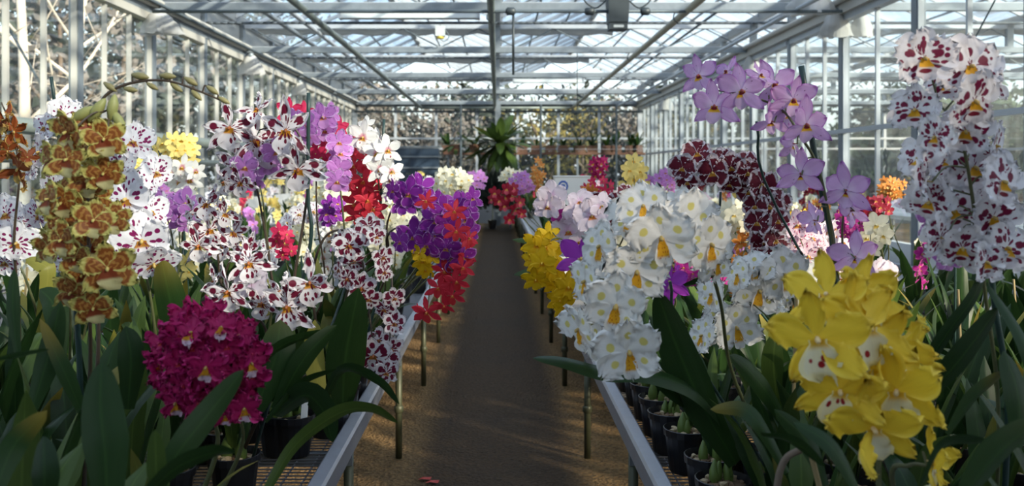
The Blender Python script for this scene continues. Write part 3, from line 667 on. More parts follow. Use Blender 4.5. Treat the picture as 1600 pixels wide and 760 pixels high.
kind('dark_red', (0.50, 0.30, 1.15, 0.7), (0.50, 0.36, 1.2, 0.6), (0.42, 0.36, 1.2, 0.55),
     dict(base=(0.26, 0.008, 0.030), trans=0.22), dict(base=(0.62, 0.10, 0.16), heart=((0.70, 0.35, 0.08), 0.2, 0.4)), frill=0.045, freq=7, cup=0.1)
kind('tawny_orange', (0.52, 0.26, 1.15, 0.7), (0.50, 0.30, 1.2, 0.65), (0.40, 0.30, 1.2, 0.55),
     dict(base=(0.70, 0.26, 0.05), edge=(0.80, 0.45, 0.16), ew=0.1, trans=0.28), dict(base=(0.78, 0.50, 0.16), heart=((0.55, 0.12, 0.03), 0.2, 0.4)), frill=0.04, freq=7, cup=0.1)
kind('blush_blotched', (0.50, 0.34, 1.2, 0.62), (0.50, 0.42, 1.3, 0.52), (0.40, 0.36, 1.2, 0.55),
     dict(base=(0.80, 0.60, 0.70), spots=((0.34, 0.03, 0.12), 2.6, 3.6, 0.36), edge=(0.84, 0.66, 0.76), ew=0.14, trans=0.28), dict(base=(0.82, 0.62, 0.72), heart=((0.60, 0.25, 0.03), 0.2, 0.32), spots=((0.34, 0.03, 0.12), 2.6, 3.6, 0.4)), frill=0.05, freq=9, cup=0.1)

def k_args(k, which):
    L, W, a, p = k[which]; return dict(L=L, W=W, a=a, p=p, frill=k['frill'], freq=k['freq'], cup=k['cup'])
CACHE = {}
def flower_meshes(name, level):
    """level 2: separate sepal, petal, lip and column; 1: one bloom mesh and its lip; 0: one bloom mesh."""
    key = (name, level)
    if key in CACHE: return CACHE[key]
    k = K[name]; rng = random.Random(name + str(level)); out = {}
    def col(b, mi):
        b.tube([(0, 0.035, 0.0), (0, -0.02, 0.01), (0, -0.075, -0.01), (0, -0.095, -0.035)], [0.018, 0.028, 0.034, 0.018], 6, mi)
    def lip(b, mi, nu, nv):
        L, W, a, p = k['lip']
        tepal(b, R(270), L, W, a, p, 0.45, k['frill'] * 1.1, k['freq'], 0.30, -0.35, nu, nv, mi, rng, 0.0, 0.42, -0.03)
    if level == 2:
        def two(w, part):
            r = []
            for i in range(3):
                b = MB(); tepal(b, R(90), nu=10, nv=14, rng=rng, **k_args(k, w)); r.append(b.mesh(part, k['pm'], True))
            return r
        out['sepal'] = two('sep', 'sepal'); out['petal'] = two('pet', 'petal')
        b = MB(); lip(b, 0, 6, 9); out['lip'] = b.mesh('lip', k['lm'], True)
        b = MB(); col(b, 0); b.tube([(0, 0.035, 0), (0, 0.12, -0.01)], [0.016, 0.010], 5); out['column'] = b.mesh('flower', k['cm'], True)
    else:
        nu, nv = (5, 6) if level == 1 else (2, 4)
        out['bloom'] = []
        for i in range(3):
            b = MB()
            for j, a in enumerate(k['angs']):
                aa = a + rng.uniform(-9, 9)
                tepal(b, R(aa), nu=nu, nv=nv, rng=rng, z0=-0.012 if j < 2 else 0, **k_args(k, 'pet' if j < 2 else 'sep'))
            if level == 1: col(b, 1)
            else: lip(b, 1, 2, 3)
            out['bloom'].append(b.mesh('flower', [k['pm'], k['cm'] if level == 1 else k['lm']], True))
        if level == 1:
            b = MB(); lip(b, 0, 4, 6); out['lip'] = b.mesh('lip', k['lm'], True)
    CACHE[key] = out; return out

def put_flower(parent, name, level, loc, S, yaw, pitch, roll, rng):
    S *= K[name].get('size', 1.0); m = flower_meshes(name, level); rot = (R(pitch), R(roll), R(yaw))
    if level == 2:
        f = inst('flower', m['column'], parent, loc, rot, S)
        for j, a in enumerate(K[name]['angs']):
            w = 'petal' if j < 2 else 'sepal'
            s = rng.uniform(0.93, 1.06)
            inst(w, rng.choice(m[w]), f, (0, -0.012 if j < 2 else 0, 0), (R(rng.uniform(-1.2, 0.8) * K[name].get('wild', 13)), -R(a - 90 + rng.uniform(-0.7, 0.7) * K[name].get('wild', 12)), R(rng.uniform(-1, 1) * K[name].get('wild', 8))), (s, rng.uniform(0.7, 1.3), s))
        inst('lip', m['lip'], f)
    elif level == 1:
        f = inst('flower', rng.choice(m['bloom']), parent, loc, rot, (S * rng.uniform(0.94, 1.05), S * rng.uniform(0.8, 1.3), S)); inst('lip', m['lip'], f)
    else: f = inst('flower', rng.choice(m['bloom']), parent, loc, rot, S)
    return f

# ------------------------------------------------------------------ leaves, pots, bulbs
def ribbon(path, widths, sides, fold=0.25, nv=2):
    b = MB(); vs, us, fs = [], [], []; n = len(path)
    for i, p in enumerate(path):
        t = (path[min(i+1, n-1)] - path[max(i-1, 0)]).normalized()
        s = sides[i] - t * sides[i].dot(t); s.normalize(); nn = s.cross(t)
        for k in range(5):
            u = -1 + k * 0.5; w = widths[i] * 0.5
            vs.append(p + s * (w * u) + nn * (fold * w * (abs(u) - 0.4))); us.append((u * 0.5 + 0.5, i / (n - 1)))
    for i in range(n - 1):
        for k in range(4): fs.append((i*5+k, i*5+k+1, (i+1)*5+k+1, (i+1)*5+k))
    b.add(vs, fs, us); return b
def leaf_w(v): return max(0.02, min(1.0, 0.42 + 1.3 * v) * (max(0.0, 1 - v ** 4.0)) ** 0.6)
LEAVES = {}
for mat in ('leaf', 'leaf_lite', 'leaf_yellow'):
    LEAVES[mat] = []
    for i in range(9):
        rng = random.Random(i); th0 = R(rng.uniform(68, 88)); th1 = R(rng.uniform(-15, 62)); tw = rng.uniform(-0.5, 0.5)
        p = Vector((0, 0, 0)); path = [p.copy()]; n = 9; y = 0
        for k in range(n):
            v = (k + 0.5) / n; th = th0 + (th1 - th0) * v ** 1.7
            p = p + Vector((math.cos(th), 0.06 * tw, math.sin(th))) / n; path.append(p.copy())
        b = ribbon(path, [leaf_w(k / n) * (0.105 + 0.04 * rng.random()) for k in range(n + 1)], [Vector((tw * k / n, 1, 0)) for k in range(n + 1)])
        LEAVES[mat].append(b.mesh('leaf', M[mat], True))
b = MB(); b.lathe([(0.0, 0.0), (0.043, 0.0), (0.045, 0.004), (0.056, 0.094), (0.060, 0.095), (0.061, 0.112), (0.0585, 0.113), (0.055, 0.098), (0.0545, 0.095), (0.0, 0.094)], 20)
POT = b.mesh('pot', M['pot'], False)
rng = random.Random(3); b = MB(); b.lathe([(0.0535, 0.0), (0.045, 0.004), (0.0, 0.006)], 14)
for i in range(16):
    q, r = rng.uniform(0, 6.28), 0.048 * math.sqrt(rng.random()); b.blob((r*math.cos(q), r*math.sin(q), 0.005), (rng.uniform(.006,.012), rng.uniform(.006,.012), .006), 0, 5, 3, 0.25, rng)
BARK = b.mesh('bark_substrate', M['bark'], False)
b = MB()
for i in range(7):
    q, r = rng.uniform(0, 6.28), 0.046 * math.sqrt(rng.random()); b.blob((r*math.cos(q), r*math.sin(q), 0.008), (rng.uniform(.007,.013), rng.uniform(.007,.012), .007), 0, 5, 3, 0.3, rng)
CHIPS = b.mesh('bark_chips', M['chip'], False)
b = MB(); b.lathe([(0.004, -0.01), (0.014, 0.0), (0.019, 0.025), (0.017, 0.05), (0.008, 0.075), (0.003, 0.085)], 10)
BULB = b.mesh('pseudobulb', M['bulb'], True)
b = MB(); b.box(-0.009, -0.001, 0, 0.009, 0.001, 0.09); b.add([(-0.009,0,0.09),(0.009,0,0.09),(0,0,0.10)], [(0,1,2)])
TAG = b.mesh('plant_label', M['tagwhite'])

USED = []
def free_spot(x, y, gap=0.125, rng=random):
    for i in range(400):
        r = 0.016 * i ** 0.75; q = i * 2.4
        xx, yy = x + r * math.cos(q), y + r * math.sin(q)
        ax = abs(xx)
        if not (0.49 <= ax <= 1.70 or 2.06 <= ax <= 2.95) or xx * x < 0 or yy < 0.55: continue
        if all((xx - u) ** 2 + (yy - w) ** 2 > gap * gap for u, w in USED):
            USED.append((xx, yy)); return xx, yy
    USED.append((x, y)); return x, y
def dress(root, rng, nleaf=6, L=(0.26, 0.40), near=True, mats=('leaf', 'leaf', 'leaf', 'leaf_lite'), stake=None, tagged=False, fancy=1.0, bias=None):
    inst('pot', POT, root)
    inst('bark_substrate', BARK, root, (0, 0, 0.096))
    if near:
        inst('bark_chips', CHIPS, root, (0, 0, 0.097), (0, 0, rng.uniform(0, 6)))
        for i in range(3):
            q = rng.uniform(0, 6.28); inst('pseudobulb', BULB, root, (0.020*math.cos(q + i*2.1), 0.020*math.sin(q + i*2.1), 0.095), (rng.uniform(-.15,.15), rng.uniform(-.15,.15), 0), rng.uniform(0.5, 0.85))
    q0 = rng.uniform(0, 6.28)
    for i in range(nleaf):
        q = q0 + i * 2 * math.pi / nleaf * 1.02 + rng.uniform(-0.35, 0.35)
        if bias is not None and math.cos(q - bias) < -0.2: q += math.pi
        l = rng.uniform(*L)
        inst('leaf', rng.choice(LEAVES[rng.choice(mats)]), root, (0.015*math.cos(q), 0.015*math.sin(q), 0.10 + rng.uniform(0, 0.05)), (0, R(rng.uniform(-9, 7)), q), (l, l * rng.uniform(0.9, 1.35), l))
    if tagged: inst('plant_label', TAG, root, (0.035, -0.03, 0.09), (R(-8), R(6), R(rng.uniform(-40, 40))))

# ------------------------------------------------------------------ placed orchids, read from the photograph: every flower a place of its own
def orchid(name, label, d, base, stem, flowers, group=None, level=2, buds=(), jit=8, stake=None, nleaf=6, L=(0.26, 0.38), stem_r=0.0032, seed=None, dvar=0.05, dark=False, leaves=(), extra=None, tagged=False, cat='orchid', cane=None, bias=None):
    """flowers: (px, py, width in px, yaw, pitch[, kind[, depth offset]]); stem: (px, py[, depth offset])."""
    rng = random.Random(label if seed is None else seed)
    x, y = free_spot(*base)
    root = empty('potted_orchid', (x, y, BZ + 0.002)); tag(root, label, cat, group); o = Vector(root.location)
    dress(root, rng, nleaf, L, True, tagged=tagged, bias=bias)
    sb = MB(); lines = []
    for k, st in enumerate(stem):
        pts = [P(q[0], q[1], d + (q[2] if len(q) > 2 else 0.0)) - o for q in st]
        pts = [Vector((rng.uniform(-.015, .015), rng.uniform(-.015, .015), 0.09))] + pts
        c = catmull(pts, 7); lines.append(c); n = len(c)
        sb.tube(c, [stem_r * (1.25 - 0.75 * i / (n - 1)) for i in range(n)], 6)
    pts_all = [p for c in lines for p in c[6:]]
    for f in flowers:
        px, py, w, yaw, pit = f[:5]; kd = f[5] if len(f) > 5 and f[5] else name
        dd = d + (f[6] if len(f) > 6 else rng.uniform(-dvar, dvar) - 0.02)
        loc = P(px, py, dd) - o; S = w * 1.04 * dd / F
        yj, pj, rj = yaw + rng.uniform(-jit, jit), pit + rng.uniform(-jit, jit), rng.uniform(-12, 12)
        put_flower(root, kd, level, loc, S, yj, pj, rj, rng)
        back = loc + Euler((R(pj), R(rj), R(yj))).to_matrix() @ Vector((0, 0.10 * S, -0.01 * S))
        if pts_all:
            q = min(pts_all, key=lambda p: (p - back).length)
            if (q - back).length < 0.16:
                mid = q.lerp(back, 0.5) + Vector((0, 0.01, 0.012)); sb.tube(catmull([q, mid, back], 3), [0.0016] * 7, 5)
    for bd in buds:
        px, py, ln, ang = bd[:4]; dd = d + (bd[4] if len(bd) > 4 else 0)
        loc = P(px, py, dd) - o; l = ln * dd / F; b = MB()
        b.lathe([(0.0, -0.5), (0.10, -0.42), (0.20, -0.1), (0.19, 0.15), (0.09, 0.40), (0.0, 0.5)], 8)
        bm = CACHE.setdefault('bud' + str(len(bd) > 5), b.mesh('bud', M['bud_brown'] if len(bd) > 5 else M['bud'], True))
        inst('bud', bm, root, loc, (0, R(90 - ang), 0), l)
        if pts_all:
            back = loc - Vector((math.cos(R(ang)), 0, math.sin(R(ang)))) * l * 0.45
            q = min(pts_all, key=lambda p: (p - back).length); sb.tube(catmull([q, q.lerp(back, 0.5) + Vector((0, 0, 0.006)), back], 3), [0.0016] * 7, 5)
    if stem: sb.build('flower_spike', M['stem_dark'] if dark else M['stem'], root, True)
    for st in ([stake] if stake else []) + ([cane] if cane else []):
        b = MB(); pts = [P(q[0], q[1], d + (q[2] if len(q) > 2 else 0.02)) - o for q in st['pts']] + [Vector((0.02, 0.015, 0.03))]
        b.tube(pts if len(pts) == 2 else catmull(pts, 5), st.get('r', 0.0045), 7); b.build('stake', M[st.get('mat', 'stake')], root, True)
    for lf in leaves: hand_leaf(root, lf)
    return root
def hand_leaf(root, lf):
    """a strap leaf with a course of its own: (points, width px, roll, material)."""
    pts, w, roll, mat = lf; o = Vector(root.location)
    c = catmull([P(*q) - o for q in pts], 6); n = len(c); dm = pts[len(pts)//2][2]
    sd = []
    for i in range(n):
        t = (c[min(i+1, n-1)] - c[max(i-1, 0)]).normalized(); s = t.cross(Vector((0, 1, 0))).normalized()
        sd.append((Matrix.Rotation(R(roll), 3, t) @ s))
    wd = [leaf_w(i / (n - 1)) * w * dm / F for i in range(n)]
    ribbon(c, wd, sd, 0.22).build('leaf', M[mat], root, True)

def spray(px, py, rx, ry, n, w, rng, yaw=(-35, 35), pit=(-20, 25)):
    """n flowers spread over an elliptical head."""
    out = []; i = 0
    while len(out) < n and i < 4000:
        i += 1; a, b = rng.uniform(-1, 1), rng.uniform(-1, 1)
        if a*a + b*b > 1: continue
        q = (px + a*rx, py + b*ry)
        if any((q[0]-f[0])**2 + (q[1]-f[1])**2 < (w * (0.62 if i < 1500 else 0.42)) ** 2 for f in out): continue
        out.append((q[0], q[1], w * rng.uniform(0.88, 1.08), a * 45 + rng.uniform(-12, 12), b * 25 + rng.uniform(-10, 10), None, -0.06 * math.sqrt(max(0, 1 - a*a - b*b)) + rng.uniform(-0.015, 0.015)))
    return out
# ================================================================== the named plants
def rg(s): return random.Random(s)
# ---- right of the aisle
orchid('white_blotched', 'white orchid with yellow-blotched frilly flowers arching over the right bench rail', 1.5, (0.62, 1.78),
  [[(1150, 600, .2), (1125, 470, .12), (1092, 380, .05), (1040, 352, .03), (995, 395, .03), (968, 470, .03), (955, 560, .03)]],
  [(1074,352,104,8,-4),(1033,372,104,-6,0,None,-.06),(1110,382,90,25,5),(995,425,100,-6,0,None,-.05),(963,478,102,-10,5,None,-.08),(983,550,104,0,10,None,-.10),(905,515,82,-58,5),(915,440,78,-58,0),(938,385,80,-55,0),(985,340,78,-30,-18),(1005,322,80,-14,-20),(1065,325,70,10,-30,None,.06),(1015,420,76,14,4,None,.08),(945,440,72,-30,0,None,.06),(935,535,72,-38,8,None,.05),(1120,410,76,38,10,None,.06)],
  leaves=[([(1170,720,1.80),(1120,650,1.66),(1075,608,1.60),(1010,585,1.55),(945,583,1.55),(880,566,1.54),(833,560,1.52)], 40, 62, 'leaf'),
          ([(1150,725,1.70),(1100,640,1.64),(1058,545,1.60),(1026,455,1.58)], 66, 8, 'leaf'),
          ([(1110,640,1.75),(1060,620,1.62),(1000,572,1.60)], 26, 40, 'leaf')], nleaf=4, L=(0.22, 0.32),
  cane=dict(pts=[(1047,440,.1),(1075,540,.12)], r=0.003, mat='stake'))
orchid('white_blotched', 'smaller white orchid with yellow-blotched frilly flowers behind the bright yellow orchid', 1.85, (0.80, 2.05),
  [[(1255, 560, .1), (1240, 470, .05), (1200, 425, .03), (1150, 440, .03), (1120, 490, .03), (1105, 530, .03)]],
  [(1150,512,78,0,5),(1098,525,62,-62,0),(1186,455,82,5,0),(1226,430,84,12,0),(1113,460,60,-62,0),(1212,500,62,66,0),(1153,430,56,-50,-10),(1180,420,66,-20,-25),(1262,432,62,40,0,None,.05),(1240,470,60,30,8,None,.06),(1128,500,56,-25,5,None,.06)],
  leaves=[([(1240,690,1.75),(1205,625,1.65),(1170,580,1.62),(1140,555,1.60)], 34, 30, 'leaf'), ([(1215,640,1.9),(1208,570,1.85),(1212,520,1.85)], 40, 10, 'leaf_lite')], nleaf=6)
orchid('yellow_crested', 'bright yellow orchid with red-spotted white lips, nearest flowers on the right', 1.15, (0.66, 1.32),
  [[(1385, 820, .05), (1372, 700, .03), (1362, 600, .03), (1335, 520, .03), (1310, 465, .03)], [(1395, 760, .05), (1420, 728, .02), (1448, 728, 0)]],
  [(1277,530,138,-15,2,None,-.03),(1354,512,140,15,-5,None,.0),(1382,556,122,22,6,None,.03),(1402,612,130,-32,0,None,.0),(1312,612,118,-10,6,None,-.02),(1363,670,126,5,10,None,-.03),(1292,462,112,-28,-28,None,.03),(1345,470,118,20,-30,None,.06),(1410,560,120,38,-4,None,.07),(1458,722,92,62,10,None,.0),(1300,570,100,-24,0,None,.06),(1340,620,100,0,0,None,.08)], nleaf=4, L=(0.22,0.30), jit=5, stem_r=.004)
orchid('white_maroon_ruffled', 'tall white ruffled orchid with maroon spots rising at the right edge', 1.35, (0.86, 1.55),
  [[(1560, 640, .12), (1538, 450, .05), (1525, 350, .0), (1510, 250, -.02), (1494, 190, -.02), (1470, 165, 0), (1455, 120, 0)]],
  [(1444,92,94,-10,0),(1516,104,98,10,0),(1522,158,96,5,5,None,-.07),(1508,205,84,0,5),(1430,172,74,-50,0),(1522,262,92,5,0,None,.02),(1566,285,94,20,0,None,-.06),(1446,283,88,-130,0),(1452,316,76,-30,10),(1573,388,88,15,5),(1503,388,78,-10,10,None,-.04),(1488,330,88,-10,0),(1470,372,78,-140,0),(1438,248,80,-62,0),(1555,228,74,58,0),(1552,340,80,12,0),(1462,214,66,-60,0),(1540,410,70,30,10),(1556,130,64,62,0),(1478,132,60,-30,0,None,.05),(1480,250,60,-40,0,None,.06),(1528,308,76,10,0,None,.05),(1480,400,60,-160,0,'lilac_pink',.05),(1450,345,56,-150,0,'lilac_pink',.06)],
  stake=dict(pts=[(1534,225,.05),(1541,300,.06),(1552,460,.08),(1575,640,.1)], r=0.005), dvar=.05, jit=12,
  leaves=[([(1420,620,1.30),(1445,575,1.27),(1480,520,1.27),(1520,465,1.28),(1546,405,1.30)], 26, 10, 'leaf')], nleaf=5)
orchid('lilac_star', 'lilac star-petalled orchid arching against the right partition beside a dark stake', 1.75, (0.98, 1.95),
  [[(1325, 520, .15), (1308, 420, .06), (1290, 310, .03), (1274, 252, .02), (1250, 212, .0), (1222, 172, .02), (1170, 150, .02), (1112, 140, .02)],
   [(1330, 540, .15), (1320, 430, .07), (1316, 360, .05), (1322, 310, .05)]],
  [(1092,118,64,-45,0),(1116,166,78,-5,5,None,-.05),(1158,142,82,0,0),(1209,132,76,5,0),(1239,156,74,10,0),(1259,195,80,15,0,None,-.05),(1206,190,58,-155,0),(1251,272,76,170,0),(1322,298,80,152,0),(1336,402,80,160,-10),(1272,345,60,-150,0),(1136,112,54,-60,-20),(1240,225,62,-140,0),(1188,118,50,20,-40),(1232,178,58,150,0,None,.05),(1330,330,60,-150,10,None,.05)],
  stake=dict(pts=[(1252,103,.03),(1276,260,.03),(1300,370,.05),(1318,470,.08)], r=0.0062), stem_r=.0036, cane=dict(pts=[(1182,190,.1),(1216,330,.16)], r=.003))
orchid('maroon_white_edged', 'maroon orchid with frilly white edges in one dense arch right of centre', 2.0, (0.98, 2.35),
  [[(1240, 520, .2), (1226, 430, .08), (1212, 360, .04), (1188, 300, .03), (1140, 264, .03), (1070, 258, .03)]],
  [(1089,240,50,-8,-8),(1113,270,54,-4,5),(1066,263,46,-20,0),(1142,262,50,4,-5),(1168,270,48,10,0),(1190,288,52,10,0),(1201,322,54,10,0),(1196,375,58,5,8),(1170,300,44,-10,8),(1215,345,46,25,0),(1183,348,46,-15,5),(1212,376,48,25,5),(1207,402,46,10,15),(1150,286,42,-5,12),(1180,322,42,-12,5),(1128,250,42,0,-20),(1100,258,40,-10,0,None,.04),(1074,285,38,-25,12),(1190,404,40,-15,15),(1222,318,40,35,0,None,.04),(1140,288,38,-6,20),(1205,300,44,18,-10),(1165,252,36,8,-30)], stem_r=.0036,
  cane=dict(pts=[(1126,300,.05),(1140,420,.1)], r=.003, mat='stake'))
orchid('golden_yellow', 'golden yellow orchid hanging over the right bench rail beside the aisle', 2.4, (0.56, 2.75),
  [[(925, 480, .2), (905, 400, .1), (870, 372, .03), (850, 400, .02), (842, 440, .02)], [(925, 490, .2), (905, 425, .1), (888, 445, .05), (880, 480, .03)]],
  [(839,383,46,-15,0),(852,386,46,8,-5),(847,411,48,-5,5),(866,421,46,8,5),(837,437,42,-15,20),(888,449,50,5,5),(875,470,42,-5,20),(896,440,42,20,0),(860,400,44,10,0),(882,480,40,0,30),(850,432,42,0,10,None,.05),(870,444,42,5,15,None,.05),(856,366,36,0,-30,None,.05),(830,405,34,-40,0,None,.05)], nleaf=6,
  leaves=[([(880,440,2.75),(850,424,2.6),(802,430,2.5)], 16, 30, 'leaf'), ([(900,400,2.8),(850,380,2.7),(800,375,2.6)], 14, 40, 'leaf')])
orchid('purple_large', 'vivid purple orchid with one wide flower between the golden and white orchids', 2.25, (0.62, 2.5), [[(940, 500, .15), (932, 430, .08), (912, 400, .03)]],
  [(908,404,72,-12,0)], nleaf=5)
orchid('purple_large', 'purple orchid with folded flowers half hidden behind the white arching orchid', 2.3, (0.78, 2.55), [[(1060, 520, .15), (1056, 470, .08), (1046, 440, .03)]],
  [(1047,440,62,150,0),(1038,470,48,-70,10),(1056,425,40,70,0)], nleaf=5)
orchid('magenta', 'magenta orchid with a low bunch of small round blooms behind the white arch', 2.6, (1.0, 2.85), [[(1115, 520, .2), (1110, 460, .08), (1095, 432, .03)]],
  spray(1098, 428, 42, 16, 15, 20, rg(5)) + [(1068,418,26,-20,0),(1130,436,24,20,0)], level=1, nleaf=5, leaves=[([(1060,450,2.5),(1095,438,2.45),(1135,420,2.45)], 16, 40, 'leaf')])
orchid('blush_white', 'blush white orchid with round flowers above the golden orchid', 2.7, (0.66, 3.05), [[(935, 430, .2), (925, 370, .08), (895, 330, .03), (860, 305, .03)]],
  [(862,308,48,-10,0),(924,338,54,8,0),(888,362,54,-5,5),(856,323,44,-25,0),(901,334,46,5,0),(906,316,42,10,-10),(940,322,42,20,0),(870,385,40,-20,10),(905,378,40,10,10)], level=2)
orchid('magenta', 'pair of magenta blooms among the blush white flowers right of the aisle', 2.75, (0.74, 3.3), [[(905, 420, .15), (885, 340, .02)]], [(872,334,30,-20,0),(880,346,28,10,10),(868,322,22,-10,-10)], level=1, nleaf=4)
orchid('maroon_white_edged', 'small maroon orchid with white edges over the big white arch', 2.75, (0.95, 3.1), [[(985, 430, .2), (975, 360, .06), (950, 320, .03)]],
  [(964,318,40,0,0),(932,314,34,-20,0),(948,345,34,-5,5),(985,330,30,20,0),(938,360,28,-20,10),(976,300,30,10,-20)], level=2)
orchid('pale_yellow', 'pale yellow orchid in one upright spike above the big white arch', 3.4, (0.9, 3.7), [[(1000, 420, .2), (993, 330, .02), (990, 250, .0)]],
  [(990,252,28,0,-20),(984,266,30,-20,0),(1000,268,30,20,0),(990,280,32,0,0),(981,294,32,-20,0),(1003,294,32,20,0),(992,306,32,0,5),(984,320,30,-15,5),(1000,322,30,15,5),(1018,318,26,30,0),(1024,332,26,20,10),(1012,308,24,25,0)], level=1)
orchid('dark_red', 'dark red orchid leaning over the far end of the aisle', 4.6, (0.56, 4.7), [[(825, 350, .1), (812, 312, .03), (785, 305, .0)], [(825, 350, .1), (810, 325, .0), (796, 342, .0)]],
  [(773,302,21,-20,0),(780,314,20,-10,0),(792,296,21,0,-10),(800,306,21,10,0),(788,322,20,0,5),(805,328,21,10,5),(796,343,20,0,15),(812,316,20,20,0),(768,312,16,-40,0),(802,294,18,10,-20),(790,309,20,0,0),(815,334,18,20,10)], level=1, nleaf=7)
orchid('blush_blotched', 'pink orchid with maroon blotches below the lilac star orchid', 2.3, (1.12, 2.6), [[(1290, 500, .15), (1280, 430, .05), (1255, 360, .03), (1240, 350, 0)]],
  [(1246,352,48,-10,0),(1268,372,50,10,0),(1262,400,50,5,10),(1240,385,44,-20,0),(1282,392,42,25,0),(1235,400,38,-20,10),(1272,345,38,10,-20),(1250,420,40,0,15),(1284,420,38,20,10)], level=2)
orchid('magenta', 'bright pink orchid with a small dense head right of the lilac star orchid', 2.9, (1.42, 3.2), [[(1350, 450, .2), (1338, 380, .03), (1328, 345, 0)]],
  spray(1328, 350, 17, 26, 14, 20, rg(9)), level=1)
orchid('cream', 'cream orchid with drooping blooms right of the bright pink head', 2.9, (1.30, 3.0), [[(1385, 450, .2), (1375, 380, .04), (1360, 350, 0)]],
  [(1368,352,42,10,0),(1354,372,40,-10,10),(1380,368,36,25,5),(1362,388,34,0,20)], level=1)
orchid('tawny_orange', 'orange orchid with a small rounded head by the right partition', 4.2, (1.90, 4.3), [[(1395, 360, .1), (1392, 310, 0)]], spray(1394, 294, 24, 14, 16, 15, rg(12)), level=1)
orchid('dark_red', 'deep red orchid beside the bright pink head near the right partition', 3.3, (1.35, 3.5), [[(1385, 420, .2), (1380, 340, 0)]], spray(1372, 326, 24, 14, 9, 22, rg(13)), level=1)
orchid('golden_yellow', 'small yellow orchid seen between maroon arch and dark stake', 3.5, (1.22, 3.6), [[(1262, 430, .2), (1256, 360, 0)]], spray(1254, 346, 16, 14, 7, 19, rg(14)), level=1)
orchid('cream', 'cream orchid in full bloom behind the hanging tip of the maroon arch', 3.3, (0.98, 3.4), [[(1160, 440, .2), (1160, 345, 0)]], spray(1168, 346, 40, 30, 15, 30, rg(15), ), level=1)
orchid('crimson_frilled', 'crimson orchid standing upright over the white carton', 5.2, (0.66, 5.3), [[(940, 330, .1), (938, 270, 0)]], spray(937, 262, 13, 16, 10, 15, rg(16)), level=1)
orchid('red_pink', 'red orchid with a loose head just below the upright crimson one', 4.6, (0.72, 4.8), [[(945, 340, .1), (940, 300, 0)]], spray(936, 296, 22, 17, 11, 18, rg(17)), level=1)
orchid('tawny_orange', 'orange spiked orchid right of the far aisle end', 6.0, (0.62, 6.1), [[(842, 320, .1), (840, 265, 0)]], spray(840, 272, 9, 22, 11, 13, rg(18)), level=1)
orchid('lilac_pink', 'lilac pink orchid right of the dark red one over the aisle', 5.4, (0.58, 5.5), [[(825, 330, .1), (815, 285, 0)]], spray(815, 287, 17, 16, 11, 16, rg(19)), level=1)
orchid('cream', 'cream and pink orchid by the aisle beyond the dark red one', 7.0, (0.60, 7.1), [[(805, 320, .1), (800, 280, 0)]], spray(799, 276, 18, 10, 10, 13, rg(20)), level=1)
orchid('lilac_pink', 'mauve orchid with a rounded head right of the pale yellow spike', 4.0, (0.98, 4.1), [[(1040, 370, .1), (1035, 300, 0)]], spray(1036, 288, 22, 20, 14, 18, rg(21)), level=1)
orchid('pale_yellow', 'pale yellow orchid with a broad low head above the big white arch', 3.6, (1.02, 3.9), [[(1045, 400, .1), (1030, 330, 0)]], spray(1036, 322, 22, 14, 9, 24, rg(22)), level=1)

# ---- left of the aisle
orchid('tiger_brown', 'brown and yellow-edged orchid in a dense upright column at the left', 1.4, (-0.74, 1.55),
  [[(140, 600, .1), (140, 480, .04), (138, 330, .03), (138, 230, .03), (148, 185, .02), (168, 172, 0)], [(150, 600, .15), (152, 400, .15), (150, 220, .12), (156, 165, .10), (178, 140, .10), (220, 127, .10), (265, 127, .10), (310, 142, .10), (352, 160, .10)]],
  [(104,207,72,-15,0),(163,218,70,15,0),(105,250,70,-10,0),(162,272,64,15,0),(137,284,66,0,0),(76,252,60,-40,0),(76,312,64,-35,0),(96,318,60,-10,0),(121,335,64,0,5),(146,345,68,5,5),(177,343,60,30,0),(96,376,64,-15,5),(76,388,62,-30,5),(168,420,88,12,4,None,-.06),(112,458,68,-15,10),(146,482,66,5,20),(118,404,62,-5,5),(130,235,60,0,0,None,.04),(150,310,56,10,0,None,.05),(112,290,56,-10,0,None,.05),(140,385,62,5,5,None,.04),(128,430,60,-5,8,None,.05),(140,196,60,8,-15),(92,345,56,-20,0,None,.04)],
  buds=[(130,178,46,30),(152,172,46,55),(176,168,44,80),(186,190,40,-60),(172,136,26,-35,.1,1),(204,140,24,-10,.1,1),(219,119,30,-10,.1,1),(238,135,22,-30,.1,1),(262,119,28,-5,.1,1),(276,137,24,-35,.1,1),(298,127,26,-30,.1,1),(307,149,24,-45,.1,1),(332,141,24,-35,.1,1),(350,157,22,-30,.1,1)],
  stake=dict(pts=[(114,420,.06),(124,560,.1)], r=.005), jit=12, dark=True)
orchid('crimson_frilled', 'crimson orchid in one dense frilly ball, lowest and nearest on the left', 1.35, (-0.56, 1.45),
  [[(335, 720, .08), (330, 640, .05), (325, 580, .03)], [(370, 720, .1), (375, 640, .03)]],
  [f[:5] + ('crimson_closed',) + f[6:] for f in spray(320, 562, 78, 74, 40, 54, rg(3))] + [(322,574,60,0,5,None,-.11),(373,524,52,25,-5,None,-.04),(392,568,54,40,0,None,-.03),(275,630,56,-25,15,None,-.03),(382,638,56,15,15,None,-.03),(252,568,50,-45,0,None,-.02),(352,650,44,0,20),(326,506,56,0,-30),(300,520,56,-15,-20),(345,512,52,15,-30)],
  nleaf=4, L=(.22,.3), stem_r=.004, leaves=[([(225,790,1.02),(280,705,1.05),(335,635,1.09),(381,578,1.12)], 46, 25, 'leaf')])
